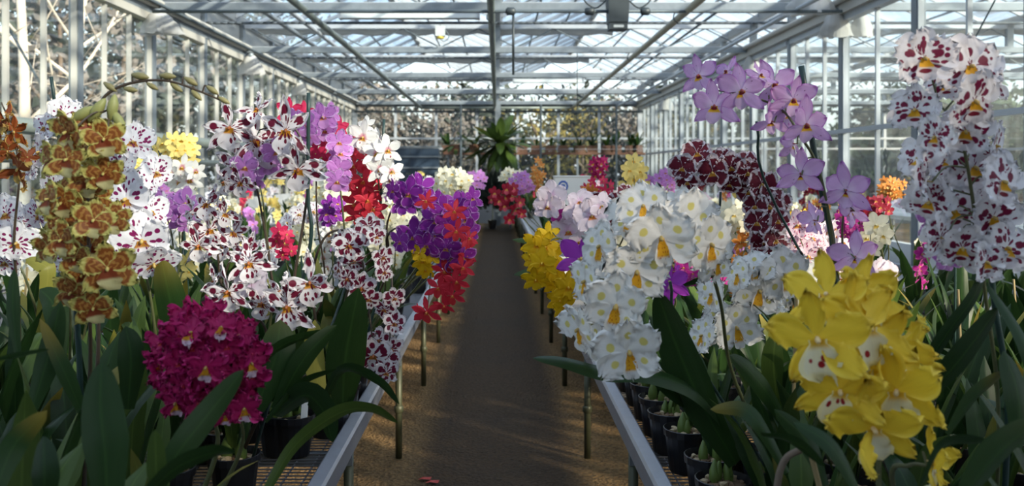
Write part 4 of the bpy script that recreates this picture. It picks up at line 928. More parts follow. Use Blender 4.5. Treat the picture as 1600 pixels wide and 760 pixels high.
orchid('white_spotted', 'white orchid with violet-maroon spots right of the brown column', 1.75, (-0.74, 2.0),
  [[(246, 560, .1), (236, 470, .05), (222, 400, .03), (208, 320, .03), (204, 240, .03)]],
  [(197,312,86,0,0,None,-.05),(222,376,88,5,5,None,-.06),(208,222,66,10,-10),(243,270,60,65,0),(240,412,80,30,35),(190,262,60,-20,0),(235,330,58,40,0,None,.05),(188,350,60,-30,5,None,.04),(220,285,54,20,-10,None,.05),(195,402,60,-20,20,None,.04)], leaves=[([(300,620,1.75),(278,520,1.72),(262,450,1.70),(252,405,1.70)], 50, 5, 'leaf')])
orchid('white_spotted', 'white orchid with a violet throat seen behind the brown column, at its upper left', 1.9, (-1.02, 2.1),
  [[(110, 520, .1), (100, 380, .03), (92, 260, .02), (90, 190, .02)]],
  [(100,178,54,0,-10),(62,238,58,-30,0),(48,262,50,-40,0),(92,332,56,-10,0),(60,338,50,-30,5),(85,290,52,-10,0),(104,410,46,10,10),(70,200,48,-30,-10),(122,300,50,10,0)])
orchid('white_spotted', 'white orchid with dark violet spots at the left edge of the view', 1.9, (-1.08, 2.15),
  [[(62, 520, .1), (45, 450, .04), (25, 400, .03), (10, 350, .02)]], [(10,335,66,-5,0),(26,380,68,10,5),(4,385,64,-15,5),(8,410,56,0,20),(32,345,46,30,0,None,.04)])
orchid('rusty_brown', 'rusty brown orchid with narrow curled petals at the upper left edge', 1.8, (-1.0, 1.85),
  [[(30, 500, .1), (22, 380, .04), (30, 270, .02), (18, 200, .02), (2, 160, .02)]], [(8,188,52,-20,-10),(22,206,50,25,10),(4,222,46,-30,5),(28,264,60,5,25,None,-.03),(42,246,36,50,0),(0,205,44,-30,0),(12,236,36,20,30)], dark=True,
  cane=dict(pts=[(80,120,.2),(100,330,.25)], r=.004, mat='stake'))
orchid('white_maroon_star', 'white star orchid with bold maroon blotches, highest of its kind by the left wall pipes', 1.85, (-0.62, 2.1),
  [[(440, 560, .1), (462, 420, .06), (478, 320, .05), (482, 255, .04), (455, 196, .03), (400, 205, .03), (352, 215, .02)], [(440, 560, .1), (430, 470, .1), (400, 290, .04), (370, 250, 0)]],
  [(360,200,92,-20,-5),(398,220,96,0,0),(447,204,100,8,0,None,-.05),(466,265,92,5,5,None,-.04),(370,258,86,-20,5),(421,235,76,0,0),(402,172,64,-10,-35),(385,240,60,-10,0,None,.04),(440,228,70,10,0,None,.04),(376,285,66,-10,15),(350,285,56,-50,5)], jit=12,
  stake=dict(pts=[(482,145,.02),(481,300,.04),(478,420,.06)], r=.0042), dark=True)
orchid('lilac_pink', 'lilac orchid showing between the petals of the high maroon-blotched star orchid', 1.95, (-0.70, 2.3), [[(420, 520, .1), (415, 350, .03), (400, 260, .02)]],
  [(384,262,52,-10,0,None,-.12),(432,238,48,10,0,None,-.1),(392,282,44,0,10),(418,258,40,10,0),(440,248,38,30,0)], level=2, nleaf=5)
orchid('white_maroon_star', 'white star orchid with maroon blotches below the lilac clump on the left', 1.95, (-0.82, 2.25), [[(345, 520, .1), (342, 420, .05), (335, 350, .03), (318, 310, .02)], [(345, 520, .1), (352, 430, .05), (372, 380, .02)]],
  [(328,359,74,0,0,None,-.04),(323,319,66,-10,-10),(311,384,72,-15,5),(365,364,62,20,0),(384,395,70,15,10),(300,330,48,-40,0),(345,385,60,0,10,None,.04),(352,335,54,20,-10)], dark=True)
orchid('white_maroon_star', 'white star orchid with maroon blotches lying low over the left leaves', 1.85, (-0.80, 1.95), [[(402, 560, .06), (395, 480, .04), (385, 430, .02), (360, 440, .02)], [(418, 580, .06), (450, 530, .04), (470, 470, .02), (482, 440, 0)]],
  [(389,411,84,0,-4,None,-.03),(356,456,86,-10,4,None,-.03),(484,442,94,6,0,None,-.05),(449,480,96,0,4,None,-.06),(409,474,72,-8,5),(392,440,60,170,0,'blush_white',.02),(438,455,58,-20,0,None,.04),(470,468,54,10,10,None,.04),(334,440,50,-50,0)], dark=True)
orchid('white_maroon_round', 'small white maroon-blotched orchid hanging in a chain over the left bench rail', 1.9, (-0.72, 2.3),
  [[(478, 560, .1), (486, 440, .04), (505, 375, .03), (535, 360, .03), (560, 380, .02), (572, 450, .0), (582, 530, -.02)], [(520, 560, .15), (545, 450, .1), (590, 400, .04), (610, 420, .03), (612, 480, .0), (606, 570, -.02)]],
  [(546,384,58,-5,0),(565,450,58,0,5,None,-.03),(584,556,66,-5,4,None,-.05),(558,370,50,5,-10),(576,354,50,10,-10),(598,402,46,50,0),(600,425,44,50,10),(616,466,42,20,0),(601,484,44,-10,5),(616,506,46,20,0),(592,532,46,0,-5),(611,545,44,40,0),(604,583,46,20,10),(530,422,40,-50,0),(577,468,44,10,15),(543,436,44,-20,5),(532,378,44,-40,0),(553,408,44,0,8),(606,562,42,10,0),(588,370,38,30,0)], dark=True,
  leaves=[([(500,640,1.75),(535,578,1.66),(590,595,1.62),(624,632,1.60)], 22, 30, 'leaf'), ([(415,770,1.42),(462,695,1.48),(530,645,1.52),(580,640,1.55),(622,662,1.58)], 34, 40, 'leaf_lite'),
          ([(430,650,1.62),(475,617,1.58),(505,640,1.58),(520,692,1.58)], 54, 30, 'leaf'), ([(535,640,1.85),(540,560,1.8),(560,450,1.78)], 64, 8, 'leaf')])
orchid('purple_picotee', 'deep purple pale-edged orchid leaning out over the left rail into the aisle', 2.5, (-0.54, 2.75),
  [[(600, 440, .2), (605, 370, .1), (640, 352, .05), (700, 345, .02), (728, 370, 0)], [(600, 440, .2), (605, 350, .1), (630, 300, .03), (660, 296, .02)]],
  [(639,303,56,-10,0),(682,345,58,0,0,None,-.05),(647,370,56,-8,4),(658,293,46,5,-10),(708,404,56,5,5,None,-.04),(663,361,48,0,0),(685,323,52,0,-5),(694,329,48,5,0),(713,323,50,12,-5),(727,322,44,20,0),(666,383,46,0,8),(700,351,48,5,5),(727,344,46,22,0),(732,362,42,25,0),(697,388,48,0,8),(722,402,46,18,8),(625,378,42,-30,5),(631,318,46,-20,0),(738,310,36,35,-5),(676,366,46,0,5,None,.04),(715,372,48,10,5,None,.03),(614,298,36,-40,0)], dark=True)
orchid('scarlet_star', 'scarlet orchid drooping below the purple one beside the aisle', 2.45, (-0.56, 2.95),
  [[(650, 420, .3), (680, 340, .12), (715, 350, .04), (712, 410, .0), (698, 470, -.03)], [(650, 430, .3), (672, 420, .1), (668, 486, -.02)]],
  [(666,314,34,-10,0,None,-.12),(710,330,38,5,0,None,-.1),(713,361,40,0,5,None,-.1),(723,386,40,15,5),(694,424,42,-5,5),(685,450,42,-8,5),(713,440,42,5,10),(723,418,40,15,5),(707,462,40,0,15),(694,478,36,-5,20),(667,488,46,-10,10),(702,436,38,0,10),(733,372,34,25,0,None,-.06),(729,400,34,25,5),(655,490,30,-40,10)])
orchid('golden_yellow', 'three small yellow blooms tucked under the purple orchid at the left rail', 2.5, (-0.56, 3.2), [[(650, 450, .2), (660, 410, .0)]],
  [(660,408,34,-10,0),(672,397,34,10,-5),(665,422,32,0,15),(655,396,26,-25,0)], level=2, nleaf=6)
orchid('scarlet_star', 'scarlet orchid in an upright column left of the aisle', 2.55, (-0.60, 2.45), [[(540, 500, .1), (562, 400, .04), (570, 320, .02), (565, 230, .02)], [(530, 500, .1), (545, 400, .04), (560, 330, 0)]],
  [(550,229,44,-10,-5),(553,259,44,-10,0),(574,247,40,8,0),(568,284,48,0,0,None,-.04),(583,274,42,14,0),(553,319,44,-10,5),(574,313,44,5,5),(583,327,42,15,5),(559,338,42,-5,10),(580,297,42,10,0),(546,285,36,-25,0),(563,300,42,0,5),(570,345,34,5,20)],
  stake=dict(pts=[(561,290,.06),(545,430,.1)], r=.004), dark=True)
orchid('red_pink', 'red-pink orchid with blooms scattered around the lilac column on the left', 2.55, (-0.78, 2.75), [[(500, 480, .1), (495, 340, .04), (490, 230, .02), (460, 178, .02)]],
  [(503,247,46,5,0),(520,204,44,10,0),(510,217,40,0,0),(452,174,42,-10,-10),(474,178,40,5,-10),(491,203,42,0,0),(528,200,36,25,0),(494,240,36,-10,5)], level=2, dark=True)
orchid('lilac_pink', 'lilac orchid in a tall column among red-pink blooms on the left', 2.45, (-0.72, 3.05), [[(545, 480, .15), (540, 380, .05), (530, 280, .02), (520, 210, .02), (500, 180, .02)]],
  [(505,183,48,0,-5),(474,195,48,-10,0),(508,205,42,5,0),(530,223,42,15,0),(532,240,42,15,0),(529,265,44,12,0),(527,284,42,10,8),(459,190,40,-20,0),(482,212,42,-5,5),(516,176,34,20,-20)], level=2)
orchid('purple_picotee', 'small violet orchid low beneath the lilac column', 2.8, (-0.62, 3.45), [[(520, 420, .1), (518, 330, 0)]], [(517,322,36,0,0),(510,334,30,-10,5),(524,336,30,10,5),(528,318,26,20,-5),(512,345,26,-10,10)], level=2, nleaf=5)
orchid('white_star', 'white star orchid with dark throats above the scarlet column', 2.5, (-0.49, 2.62), [[(596, 480, .1), (594, 380, .04), (592, 290, .02), (578, 220, 0)]],
  [(567,215,50,-5,-5),(589,240,48,5,0),(606,235,46,12,0),(594,264,44,5,5),(612,268,42,25,0),(578,238,40,-10,0),(590,218,36,5,-20),(612,300,32,10,5),(610,282,30,10,0),(572,196,32,-10,-30)],
  stake=dict(pts=[(600,186,.02),(594,330,.04),(588,470,.06)], r=.004))
orchid('pale_yellow', 'pale yellow orchid in one round head by the left wall', 3.2, (-1.20, 3.4), [[(282, 400, .1), (278, 320, .04), (273, 260, .02)]], spray(273, 238, 32, 24, 19, 28, rg(31)), level=1, stake=dict(pts=[(276, 265, .04), (290, 400, .06)], r=.006))
orchid('pale_yellow', 'small pale yellow blooms left of the round yellow head', 3.0, (-1.30, 3.0), [[(225, 400, .1), (220, 270, .02)]], spray(219, 262, 12, 12, 5, 20, rg(32)), level=1, nleaf=5)
orchid('lilac_pink', 'lilac orchid in two round clumps below the yellow head on the left', 2.4, (-0.96, 2.6), [[(272, 480, .1), (270, 380, .04), (258, 330, .02)], [(272, 480, .1), (284, 380, .03), (288, 330, .02)]],
  [(247,322,50,-8,0),(290,318,50,8,0),(282,338,46,0,5),(240,350,44,-10,8),(262,330,42,0,0),(300,332,40,20,5),(236,330,38,-30,0),(276,316,40,0,-10),(244,366,36,0,15),(296,350,36,10,10)], level=2)
orchid('white_star', 'white orchid hanging below the round yellow head on the left', 3.1, (-1.35, 3.3), [[(300, 420, .1), (296, 300, .02), (285, 255, 0)]], [(285,262,40,-5,0),(296,282,42,8,5),(280,285,38,-10,5),(290,305,36,0,10),(268,270,32,-20,0),(306,268,32,20,0)], level=1)
orchid('cream', 'cream orchid in a dense bright mass behind the scarlet column', 3.6, (-0.66, 3.8), [[(530, 430, .1), (520, 330, .02)]], spray(522, 318, 38, 34, 22, 30, rg(33)), level=1)
orchid('cream', 'cream orchid with low bright blooms right of the scarlet column', 3.4, (-0.54, 3.6), [[(615, 420, .1), (610, 350, .02)]], spray(606, 338, 26, 26, 12, 27, rg(34)), level=1)
orchid('cream', 'white orchid in a round bright head left of the far aisle', 4.4, (-0.56, 4.6), [[(715, 370, .1), (710, 310, .02)]], spray(709, 287, 27, 20, 17, 22, rg(35)) + [(708,270,20,0,-20),(734,297,18,30,5)], level=1)
orchid('red_pink', 'crimson pink orchid with a small bunch low among the left stems', 3.2, (-0.95, 3.55), [[(448, 450, .1), (442, 385, 0)]], [(437,362,30,-8,0),(445,380,30,5,5),(432,376,28,-20,5),(455,392,24,20,10),(442,398,24,0,15),(448,366,24,15,-5)], level=2, nleaf=5)
orchid('magenta', 'bright pink blooms glimpsed behind the brown column', 2.1, (-1.15, 2.35), [[(140, 480, .1), (130, 390, 0)]], [(124,386,30,-10,0),(136,388,30,10,0),(130,376,26,0,-10)], level=1, nleaf=5)
orchid('lilac_pink', 'mauve orchid left of the far aisle beyond the white head', 6.4, (-0.60, 6.5), [[(742, 320, .1), (738, 285, 0)]], spray(741, 282, 20, 12, 11, 15, rg(36)), level=1)
orchid('pale_yellow', 'yellow-green bloom hanging by the far left rail beyond the purple orchid', 3.6, (-0.55, 3.95), [[(728, 380, .1), (735, 345, 0)]], [(736,344,20,10,5),(738,334,18,15,0)], level=1, nleaf=6)

# ---- leafy plants without open flowers, nearest the camera, with leaves read from the photograph
def leafy(label, base, leaves, nleaf=5, L=(0.24, 0.34), tagged=False, seed=1):
    return orchid('cream', label, 1.0, base, [], [], leaves=leaves, nleaf=nleaf, L=L, tagged=tagged, seed=seed)
leafy('leafy orchid with one broad upright leaf at the bottom left', (-0.50, 0.95), [([(168,830,.98),(166,720,1.0),(158,640,1.02),(158,566,1.04)], 74, 6, 'leaf'), ([(205,800,.98),(270,735,1.0),(330,708,1.02),(368,708,1.04)], 34, 30, 'leaf'), ([(246,800,1.0),(244,730,1.0),(242,672,1.0)], 32, 8, 'leaf_lite')])
leafy('leafy orchid in the bottom left corner with short pointed leaves', (-0.62, 1.02), [([(70,800,.95),(70,740,.95),(68,682,.97)], 46, 5, 'leaf'), ([(-10,780,.95),(20,700,.98),(74,642,1.0)], 40, 20, 'leaf'), ([(-20,566,1.0),(30,556,1.02),(78,547,1.05)], 24, 60, 'leaf')])
leafy('leafy orchid with slender upright leaves below the brown column', (-0.70, 1.30), [([(135,660,1.3),(100,580,1.3),(62,498,1.32)], 28, 5, 'leaf'), ([(200,640,1.35),(205,560,1.35),(196,510,1.36)], 44, 10, 'leaf'), ([(50,640,1.3),(75,560,1.32),(95,470,1.34)], 40, 5, 'leaf'), ([(28,560,1.3),(20,480,1.32),(22,420,1.34)], 22, 8, 'leaf')], L=(.3,.4))
leafy('leafy orchid with long diagonal leaves in front of the hanging maroon-blotched chain', (-0.74, 1.78), [([(430,640,1.6),(475,560,1.62),(526,508,1.66)], 36, 25, 'leaf'), ([(415,660,1.55),(470,600,1.6),(527,577,1.62)], 16, 40, 'leaf'), ([(400,640,1.6),(430,560,1.62),(438,500,1.65)], 62, 6, 'leaf'), ([(505,640,1.8),(490,560,1.82),(492,500,1.84)], 34, 6, 'leaf_yellow'), ([(380,600,1.6),(440,540,1.62),(520,515,1.66)], 22, 40, 'leaf')], L=(.26,.36), tagged=True)
leafy('leafy orchid with a yellowing arched leaf left of the brown column', (-1.02, 1.75), [([(60,520,1.75),(75,430,1.75),(62,412,1.75),(40,405,1.75)], 28, 40, 'leaf_yellow'), ([(95,560,1.7),(85,480,1.72),(62,452,1.74)], 40, 12, 'leaf')], L=(.32,.42))
leafy('leafy orchid with broad dark leaves in the bottom right corner', (0.70, 1.06), [([(1500,780,1.0),(1550,715,1.02),(1615,660,1.05)], 72, 20, 'leaf'), ([(1440,760,1.02),(1475,695,1.04),(1545,690,1.06)], 34, 40, 'leaf'), ([(1350,790,1.0),(1300,700,1.02),(1240,660,1.05)], 30, 30, 'leaf'), ([(1190,680,1.15),(1240,690,1.12),(1290,730,1.1)], 24, 40, 'leaf')])
leafy('leafy orchid with upright leaves at the lower right edge', (0.80, 1.22), [([(1590,700,1.15),(1590,620,1.17),(1568,548,1.2)], 46, 8, 'leaf'), ([(1480,680,1.15),(1520,620,1.17),(1572,580,1.2)], 34, 25, 'leaf'), ([(1430,640,1.25),(1500,560,1.25),(1560,480,1.27)], 44, 10, 'leaf'), ([(1620,640,1.2),(1600,540,1.22),(1540,440,1.3)], 24, 10, 'leaf')], L=(.3,.4))
leafy('leafy orchid with drooping leaves under the bright yellow orchid', (0.50, 1.45), [([(1230,740,1.4),(1190,670,1.42),(1160,640,1.44),(1110,640,1.45)], 30, 30, 'leaf'), ([(1290,760,1.35),(1260,690,1.38),(1210,640,1.4)], 34, 20, 'leaf')], L=(.2,.28))
# dry brown flower stalk in the right foreground
b = MB(); b.tube(catmull([P(1212,780,1.2), P(1218,740,1.2), P(1230,715,1.2), P(1254,702,1.2)], 5), [0.005]*16, 6); tag(b.build('dry_stalk', M['trunk'], None, True), 'dry twisted brown stalk at the bottom right among the leaves', 'stalk')
b = MB(); b.tube(catmull([P(1285,780,1.25), P(1275,740,1.25), P(1266,706,1.25)], 5), [0.004]*10 + [0.001], 6); tag(b.build('dry_stalk', M['cane'], None, True), 'short orange-brown dry stalk right of the twisted one', 'stalk')

# pots that line the right rail, and a few along the left
for i, (x, y) in enumerate([(0.478, 2.63), (0.478, 2.47), (0.492, 2.31), (0.57, 2.16), (0.50, 2.09), (0.49, 1.93), (0.478, 2.80), (0.478, 2.97), (0.478, 3.16), (0.478, 3.36)]):
    rr = rg(100 + i); USED.append((x, y)); root = empty('potted_orchid', (x, y, BZ + 0.002))
    tag(root, ['third black pot from the frame bottom along the right rail, with green shoots', 'large black pot with young shoots beneath the white arching orchid', 'nearest wide black pot with young green shoots by the right rail', 'black pot half hidden behind two pots at the right rail bottom', 'black pot of pale bark chips at the bottom right of the rail', 'black pot at the foot of the right rail cut by the frame',
      ][i] if i < 6 else 'leafy potted orchid beside the right rail under the golden and white orchids', 'orchid', None if i < 6 else 'leafy orchids along the right rail')
    dress(root, rr, 5, (0.16, 0.26), True, ('leaf', 'leaf_lite'), bias=0.3)
for i, (x, y) in enumerate([(-0.56, 2.44), (-0.50, 2.62), (-0.49, 2.80), (-0.49, 3.0), (-0.49, 3.4), (-0.49, 3.6)]):
    rr = rg(200 + i); USED.append((x, y)); root = empty('potted_orchid', (x, y, BZ + 0.002))
    tag(root, 'leafy potted orchid standing against the left rail below the hanging flowers', 'orchid', 'leafy orchids along the left rail')
    dress(root, rr, 6, (0.22, 0.32), True, ('leaf', 'leaf', 'leaf_lite'), tagged=(i == 0))

# ================================================================== the rest of the benches
def field(side):
    rng = rg(70 + (side > 0)); spots = []
    def visible(x, y): 
        px = CX + x / y * F; return -70 < px < 1670
    bands = [(1.45, 2.6, 0.165, 46), (2.6, 4.2, 0.27, 46), (4.2, 8.0, 0.42, 58), (8.0, 13.0, 0.62, 40), (13.0, 19.0, 0.85, 32)]
    for bi, (ya, yb, gap, most) in enumerate(bands):
        got = 0
        for k in range(9000):
            y = ya + (yb - ya) * rng.random(); x = side * rng.uniform(0.50, 2.92)
            if 1.68 < abs(x) < 2.06 or not visible(x, y) or (-0.66 < x < 0 and 1.5 < y < 2.34) or (2.6 < y < 5.9 and 850 < CX + x / y * F < 935): continue
            if any((x-u)**2 + (y-w)**2 < (gap if i_ >= 0 else 0.14)**2 for i_, (u, w) in [(1, s) for s in spots] + [(-1, s) for s in USED]): continue
            spots.append((x, y)); got += 1; plant(rng, side, bi, x, y)
            if got >= most: break
        USED.extend(spots)
MIXES = {-1: ['cream', 'cream', 'white_star', 'white_spotted', 'lilac_pink', 'pale_yellow', 'red_pink', 'white_maroon_round', 'blush_white', 'cream'],
          1: ['cream', 'blush_white', 'magenta', 'dark_red', 'pale_yellow', 'lilac_pink', 'tawny_orange', 'cream', 'red_pink', 'blush_blotched', 'white_star']}
WORDS = dict(cream='cream', white_star='white star', white_spotted='white spotted', lilac_pink='lilac', pale_yellow='pale yellow', red_pink='red-pink', white_maroon_round='maroon-blotched white', blush_white='blush white',
             magenta='magenta', dark_red='dark red', tawny_orange='tawny orange', blush_blotched='pink blotched')
ZONE = ['', 'between the named sprays', 'in the middle rows', 'in the far rows', 'in the last rows']
SPIKES = {}
def spike_mesh(i, level):
    if (i, level) in SPIKES: return SPIKES[(i, level)]
    rng = rg(i * 7 + 1); h = 0.50 + 0.035 * (i % 5); reach = rng.uniform(0.06, 0.24)
    pts = catmull([(0, 0, 0.09), (reach*0.15, 0.01, h*0.45), (reach*0.35, 0.0, h*0.8), (reach*0.75, 0.0, h), (reach*1.2, 0.0, h*0.97)], 6)
    b = MB(); b.tube(pts, [0.0035 - 0.002 * k / 24 for k in range(25)], 5); at = []
    for k in range(9, 25, 1):
        s = 1 if k % 2 else -1; p = pts[k]; q = p + Vector((rng.uniform(-.01, .02), s * rng.uniform(0.018, 0.034), rng.uniform(-.012, .012)))
        at.append(q); b.tube([p, q], 0.0014, 4)
    SPIKES[(i, level)] = (b.mesh('flower_spike', M['stem'], True), at); return SPIKES[(i, level)]
FAR = {}
def far_meshes(kd, i):
    if (kd, i) in FAR: return FAR[(kd, i)]
    rng = rg(kd + str(i)); m = flower_meshes(kd, 0)['bloom']; b = MB()
    sm, at = spike_mesh(i, 0)
    for q in at[::1]:
        me = rng.choice(m); S = 0.07 * rng.uniform(0.85, 1.15); E = Euler((R(rng.uniform(-20, 25)), R(rng.uniform(-15, 15)), R(rng.uniform(-60, 60)))).to_matrix()
        vs = [q + E @ (v.co * S) for v in me.vertices]; uv = [None] * len(vs); ul = me.uv_layers[0].data
        for lp in me.loops: uv[lp.vertex_index] = tuple(ul[lp.index].uv)
        o = len(b.v); b.v += [tuple(v) for v in vs]; b.uv += uv
        for p in me.polygons: b.f.append(tuple(o + x for x in p.vertices)); b.mi.append(p.material_index)
    fm = b.mesh('flowers', [K[kd]['pm'], K[kd]['lm']], True)
    FAR[(kd, i)] = fm; return fm
FOL = []
for i in range(5):
    rng = rg(900 + i); b = MB()
    for k in range(9):
        me = rng.choice(LEAVES['leaf']); l = rng.uniform(0.26, 0.42); q = k * 0.7 + rng.uniform(-.3, .3); E = Euler((0, R(rng.uniform(-8, 8)), q)).to_matrix()
        vs = [E @ (v.co * l) + Vector((0, 0, 0.10)) for v in me.vertices]; uv = [(0.5, 0.5)] * len(vs); ul = me.uv_layers[0].data
        for lp in me.loops: uv[lp.vertex_index] = tuple(ul[lp.index].uv)
        o = len(b.v); b.v += [tuple(v) for v in vs]; b.uv += uv
        for p in me.polygons: b.f.append(tuple(o + x for x in p.vertices)); b.mi.append(0)
    FOL.append(b.mesh('leaves', M['leaf'], True))
def plant(rng, side, band, x, y):
    where = 'left' if side < 0 else 'right'; kd = rng.choice(MIXES[side])
    outer = abs(x) > 1.9
    root = empty('potted_orchid', (x, y, BZ + 0.002))
    if band == 0 or (band == 1 and rng.random() < 0.45):
        tag(root, 'leafy potted orchid without flowers %s on the %s bench' % (['in the front rows', 'behind the near sprays'][band], where), 'orchid', 'leafy orchids in the %s rows of the %s bench' % (['front', 'second'][band], where))
        dress(root, rng, 7 if band else 8, (0.26, 0.40) if band else (0.26, 0.30 + 0.06 * min(1.0, y - 1.3)), band == 0, ('leaf', 'leaf', 'leaf_lite', 'leaf'))
        if rng.random() < 0.35:
            h = rng.uniform(0.42, 0.62); b = MB(); b.tube([(0.02, 0.01, 0.02), (0.02 + rng.uniform(-.05, .05), rng.uniform(-.03, .03), h)], 0.0035, 6); b.build('stake', M[rng.choice(['stake', 'cane'])], root)
        return
    bench_word = ('outer bench' if outer else 'aisle bench')
    label = '%s potted orchid %s, %s %s' % (WORDS[kd], ZONE[band], where, bench_word)
    tag(root, label, 'orchid', '%s orchids %s, %s %s' % (WORDS[kd], ZONE[band], where, bench_word))
    i = rng.randrange(7); rz = rng.uniform(-0.9, 0.9) + (math.pi if rng.random() < 0.5 else 0)
    if band <= 2:
        dress(root, rng, 6, (0.26, 0.40), False, ('leaf', 'leaf', 'leaf_lite'))
        sm, at = spike_mesh(i, 1); sc = rng.uniform(0.88, 1.12); inst('flower_spike', sm, root, (0, 0, 0.09 * (1 - sc)), (0, 0, rz), sc)
        S = rng.uniform(0.062, 0.085)
        for q in at[::1 if band == 1 else 2] + at[-1:]:
            p = Matrix.Rotation(rz, 3, 'Z') @ (q * sc) + Vector((0, 0, 0.09 * (1 - sc)))
            put_flower(root, kd, 1 if band == 1 else 0, p, S, rng.uniform(-55, 55), rng.uniform(-15, 25), rng.uniform(-15, 15), rng)
    else:
        inst('pot', POT, root); tag(inst('leaves', rng.choice(FOL), root, (0, 0, 0), (0, 0, rng.uniform(0, 6))), kind='stuff')
        sm, at = spike_mesh(i, 0); sc = rng.uniform(0.9, 1.15); inst('flower_spike', sm, root, (0, 0, 0), (0, 0, rz), sc)
        tag(inst('flowers', far_meshes(kd, i), root, (0, 0, 0), (0, 0, rz if abs(rz) < 1.6 else rz - math.pi), sc), kind='stuff')
for s in (-1, 1): field(s)

# ------------------------------------------------------------------ neighbouring house: benches of green plants seen through the partition
def bushy(name, label, cat, p, rx, rz_, mat, n, seed, leaf=0.10, group=None, potted=True):
    rng = rg(seed); root = empty(name, p); tag(root, label, cat, group)
    if potted: inst('pot', POT, root, (0, 0, 0), (0, 0, 0), 1.6)
    b = MB()
    for i in range(n):
        q, a, r = rng.uniform(0, 6.28), rng.uniform(-0.4, 1.5), rng.uniform(0.35, 1.0)
        c = Vector((rx*r*math.cos(a)*math.cos(q), rx*r*math.cos(a)*math.sin(q), rz_*(0.55 + 0.5*r*math.sin(a))))
        d = (c - Vector((0, 0, rz_*0.3))).normalized(); s = d.cross(Vector((rng.uniform(-1,1), rng.uniform(-1,1), 1))).normalized(); l = leaf * rng.uniform(0.7, 1.3)
        b.add([c, c + d*l*0.5 + s*l*0.2, c + d*l, c + d*l*0.5 - s*l*0.2], [(0, 1, 2, 3)])
    tag(b.build('foliage', M[mat], root), kind='stuff')
    t = MB(); t.tube([(0, 0, 0.05), (0.01, 0, rz_*0.7)], 0.008, 5); t.build('stem', M['stem'], root)
    return root
bench_n = empty('bench'); tag(bench_n, 'bench of green plants in the neighbouring house beyond the partition', 'bench')
b = MB(); b.box(4.0, 2.5, 0.72, 5.8, 18, 0.76); b.build('bench_tray', M['alu'], bench_n)
lg = MB(); lg.tube([(0,0,0),(0,0,0.72)], 0.02, 6); lgm = lg.mesh('leg', M['galv'])
for k in range(8):
    for x in (4.1, 5.7): inst('leg', lgm, bench_n, (x, 2.8 + 2*k, 0))
for k in range(16):
    rng = rg(300 + k); bushy('potted_plant', 'green potted shrub on the bench beyond the right partition', 'plant', (rng.uniform(4.2, 5.6), 3.2 + 0.9*k, 0.76), 0.28, rng.uniform(0.35, 0.6), rng.choice(['fol_green', 'fol_dark']), 90, 300 + k, 0.12, 'shrubs on the bench in the neighbouring house')

# ------------------------------------------------------------------ far end of the aisle
def droopy(name, label, px, py, d, n, ln, seed, group=None, hang=True, mat='leaf_lite'):
    rng = rg(seed); p = P(px, py, d); root = empty(name, p); tag(root, label, 'plant', group)
    pm = MB(); pm.lathe([(0, -0.16), (0.08, -0.16), (0.12, 0.0), (0.11, 0.0), (0.0, -0.02)], 14); pm.build('basket', M['wood'], root)
    for i in range(n):
        q = i * 2.4; l = ln * rng.uniform(0.7, 1.2); me = LEAVES[mat][rng.choice([0, 2, 4, 6, 8])]
        inst('leaf', me, root, (0, 0, 0), (0, R(rng.uniform(15, 140)), q), (l, l * 2.3, l))
    if hang:
        for s in (-1, 1):
            b = MB(); b.tube([(s*0.11, 0, 0), (0.0, 0, 0.55)], 0.004, 4); b.build('hanger', M['galv_dark'], root)
    return root
droopy('hanging_plant', 'big green drooping-leaved plant hung at the far end above the aisle', 782, 224, 17.5, 40, 0.74, 1)
droopy('hanging_plant', 'green drooping-leaved plant hung left of the big one at the far end', 742, 226, 17.8, 14, 0.40, 2)
droopy('hanging_plant', 'small light green plant hung leftmost at the far end', 712, 226, 17.8, 9, 0.36, 3)
shelf = empty('plant_shelf', P(850, 239, 18.6)); tag(shelf, 'long shelf of hanging baskets under the far gable glass', 'shelf')
b = MB(); b.box(-2.1, -0.14, -0.04, 2.1, 0.14, 0.0); b.build('shelf_board', M['wood'], shelf)
for x in (-2.0, -0.7, 0.7, 2.0): b = MB(); b.box(x-0.02, -0.02, -shelf.location.z, x+0.02, 0.02, -0.04); b.build('leg', M['galv'], shelf)
for k, px in enumerate((700, 816, 838, 860, 880, 906, 925, 948, 962, 985, 995)):
    rng = rg(500 + k); d = 18.6; p = P(px, 239, d); root = empty('basket_plant', (p.x, d, shelf.location.z)); green = k in (0, 4, 5, 6, 7, 8, 9, 10)
    tag(root, 'wooden basket with %s on the far shelf' % ('green trailing leaves' if green else 'sparse bare stems'), 'plant', 'leafy baskets on the far shelf' if green else 'sparse baskets on the far shelf')
    b = MB()
    for z in range(4): 
        b.box(-0.11, -0.11, 0.002 + z*0.04, 0.11, -0.09, 0.03 + z*0.04); b.box(-0.11, 0.09, 0.002 + z*0.04, 0.11, 0.11, 0.03 + z*0.04)
        b.box(-0.11, -0.09, 0.002 + z*0.04, -0.09, 0.09, 0.03 + z*0.04); b.box(0.09, -0.09, 0.002 + z*0.04, 0.11, 0.09, 0.03 + z*0.04)
    b.build('basket', M['wood'], root)
    for i in range(10 if green else 4):
        l = rng.uniform(0.22, 0.42); inst('leaf', rng.choice(LEAVES['leaf_lite' if rng.random() < .5 else 'leaf']), root, (0, 0, 0.13), (0, R(rng.uniform(-10, 55)), i*2.4), (l, l*1.8, l))
bushy('potted_shrub', 'dark green bushy shrub closing the far end of the aisle', 'plant', (-0.10, 18.3, 0.02), 0.55, 0.95, 'fol_dark', 700, 41, 0.22)
bushy('potted_shrub', 'green shrub standing right of the dark one at the end of the aisle', 'plant', (0.75, 19.6, 0.02), 0.5, 0.9, 'fol_green', 400, 42, 0.2)
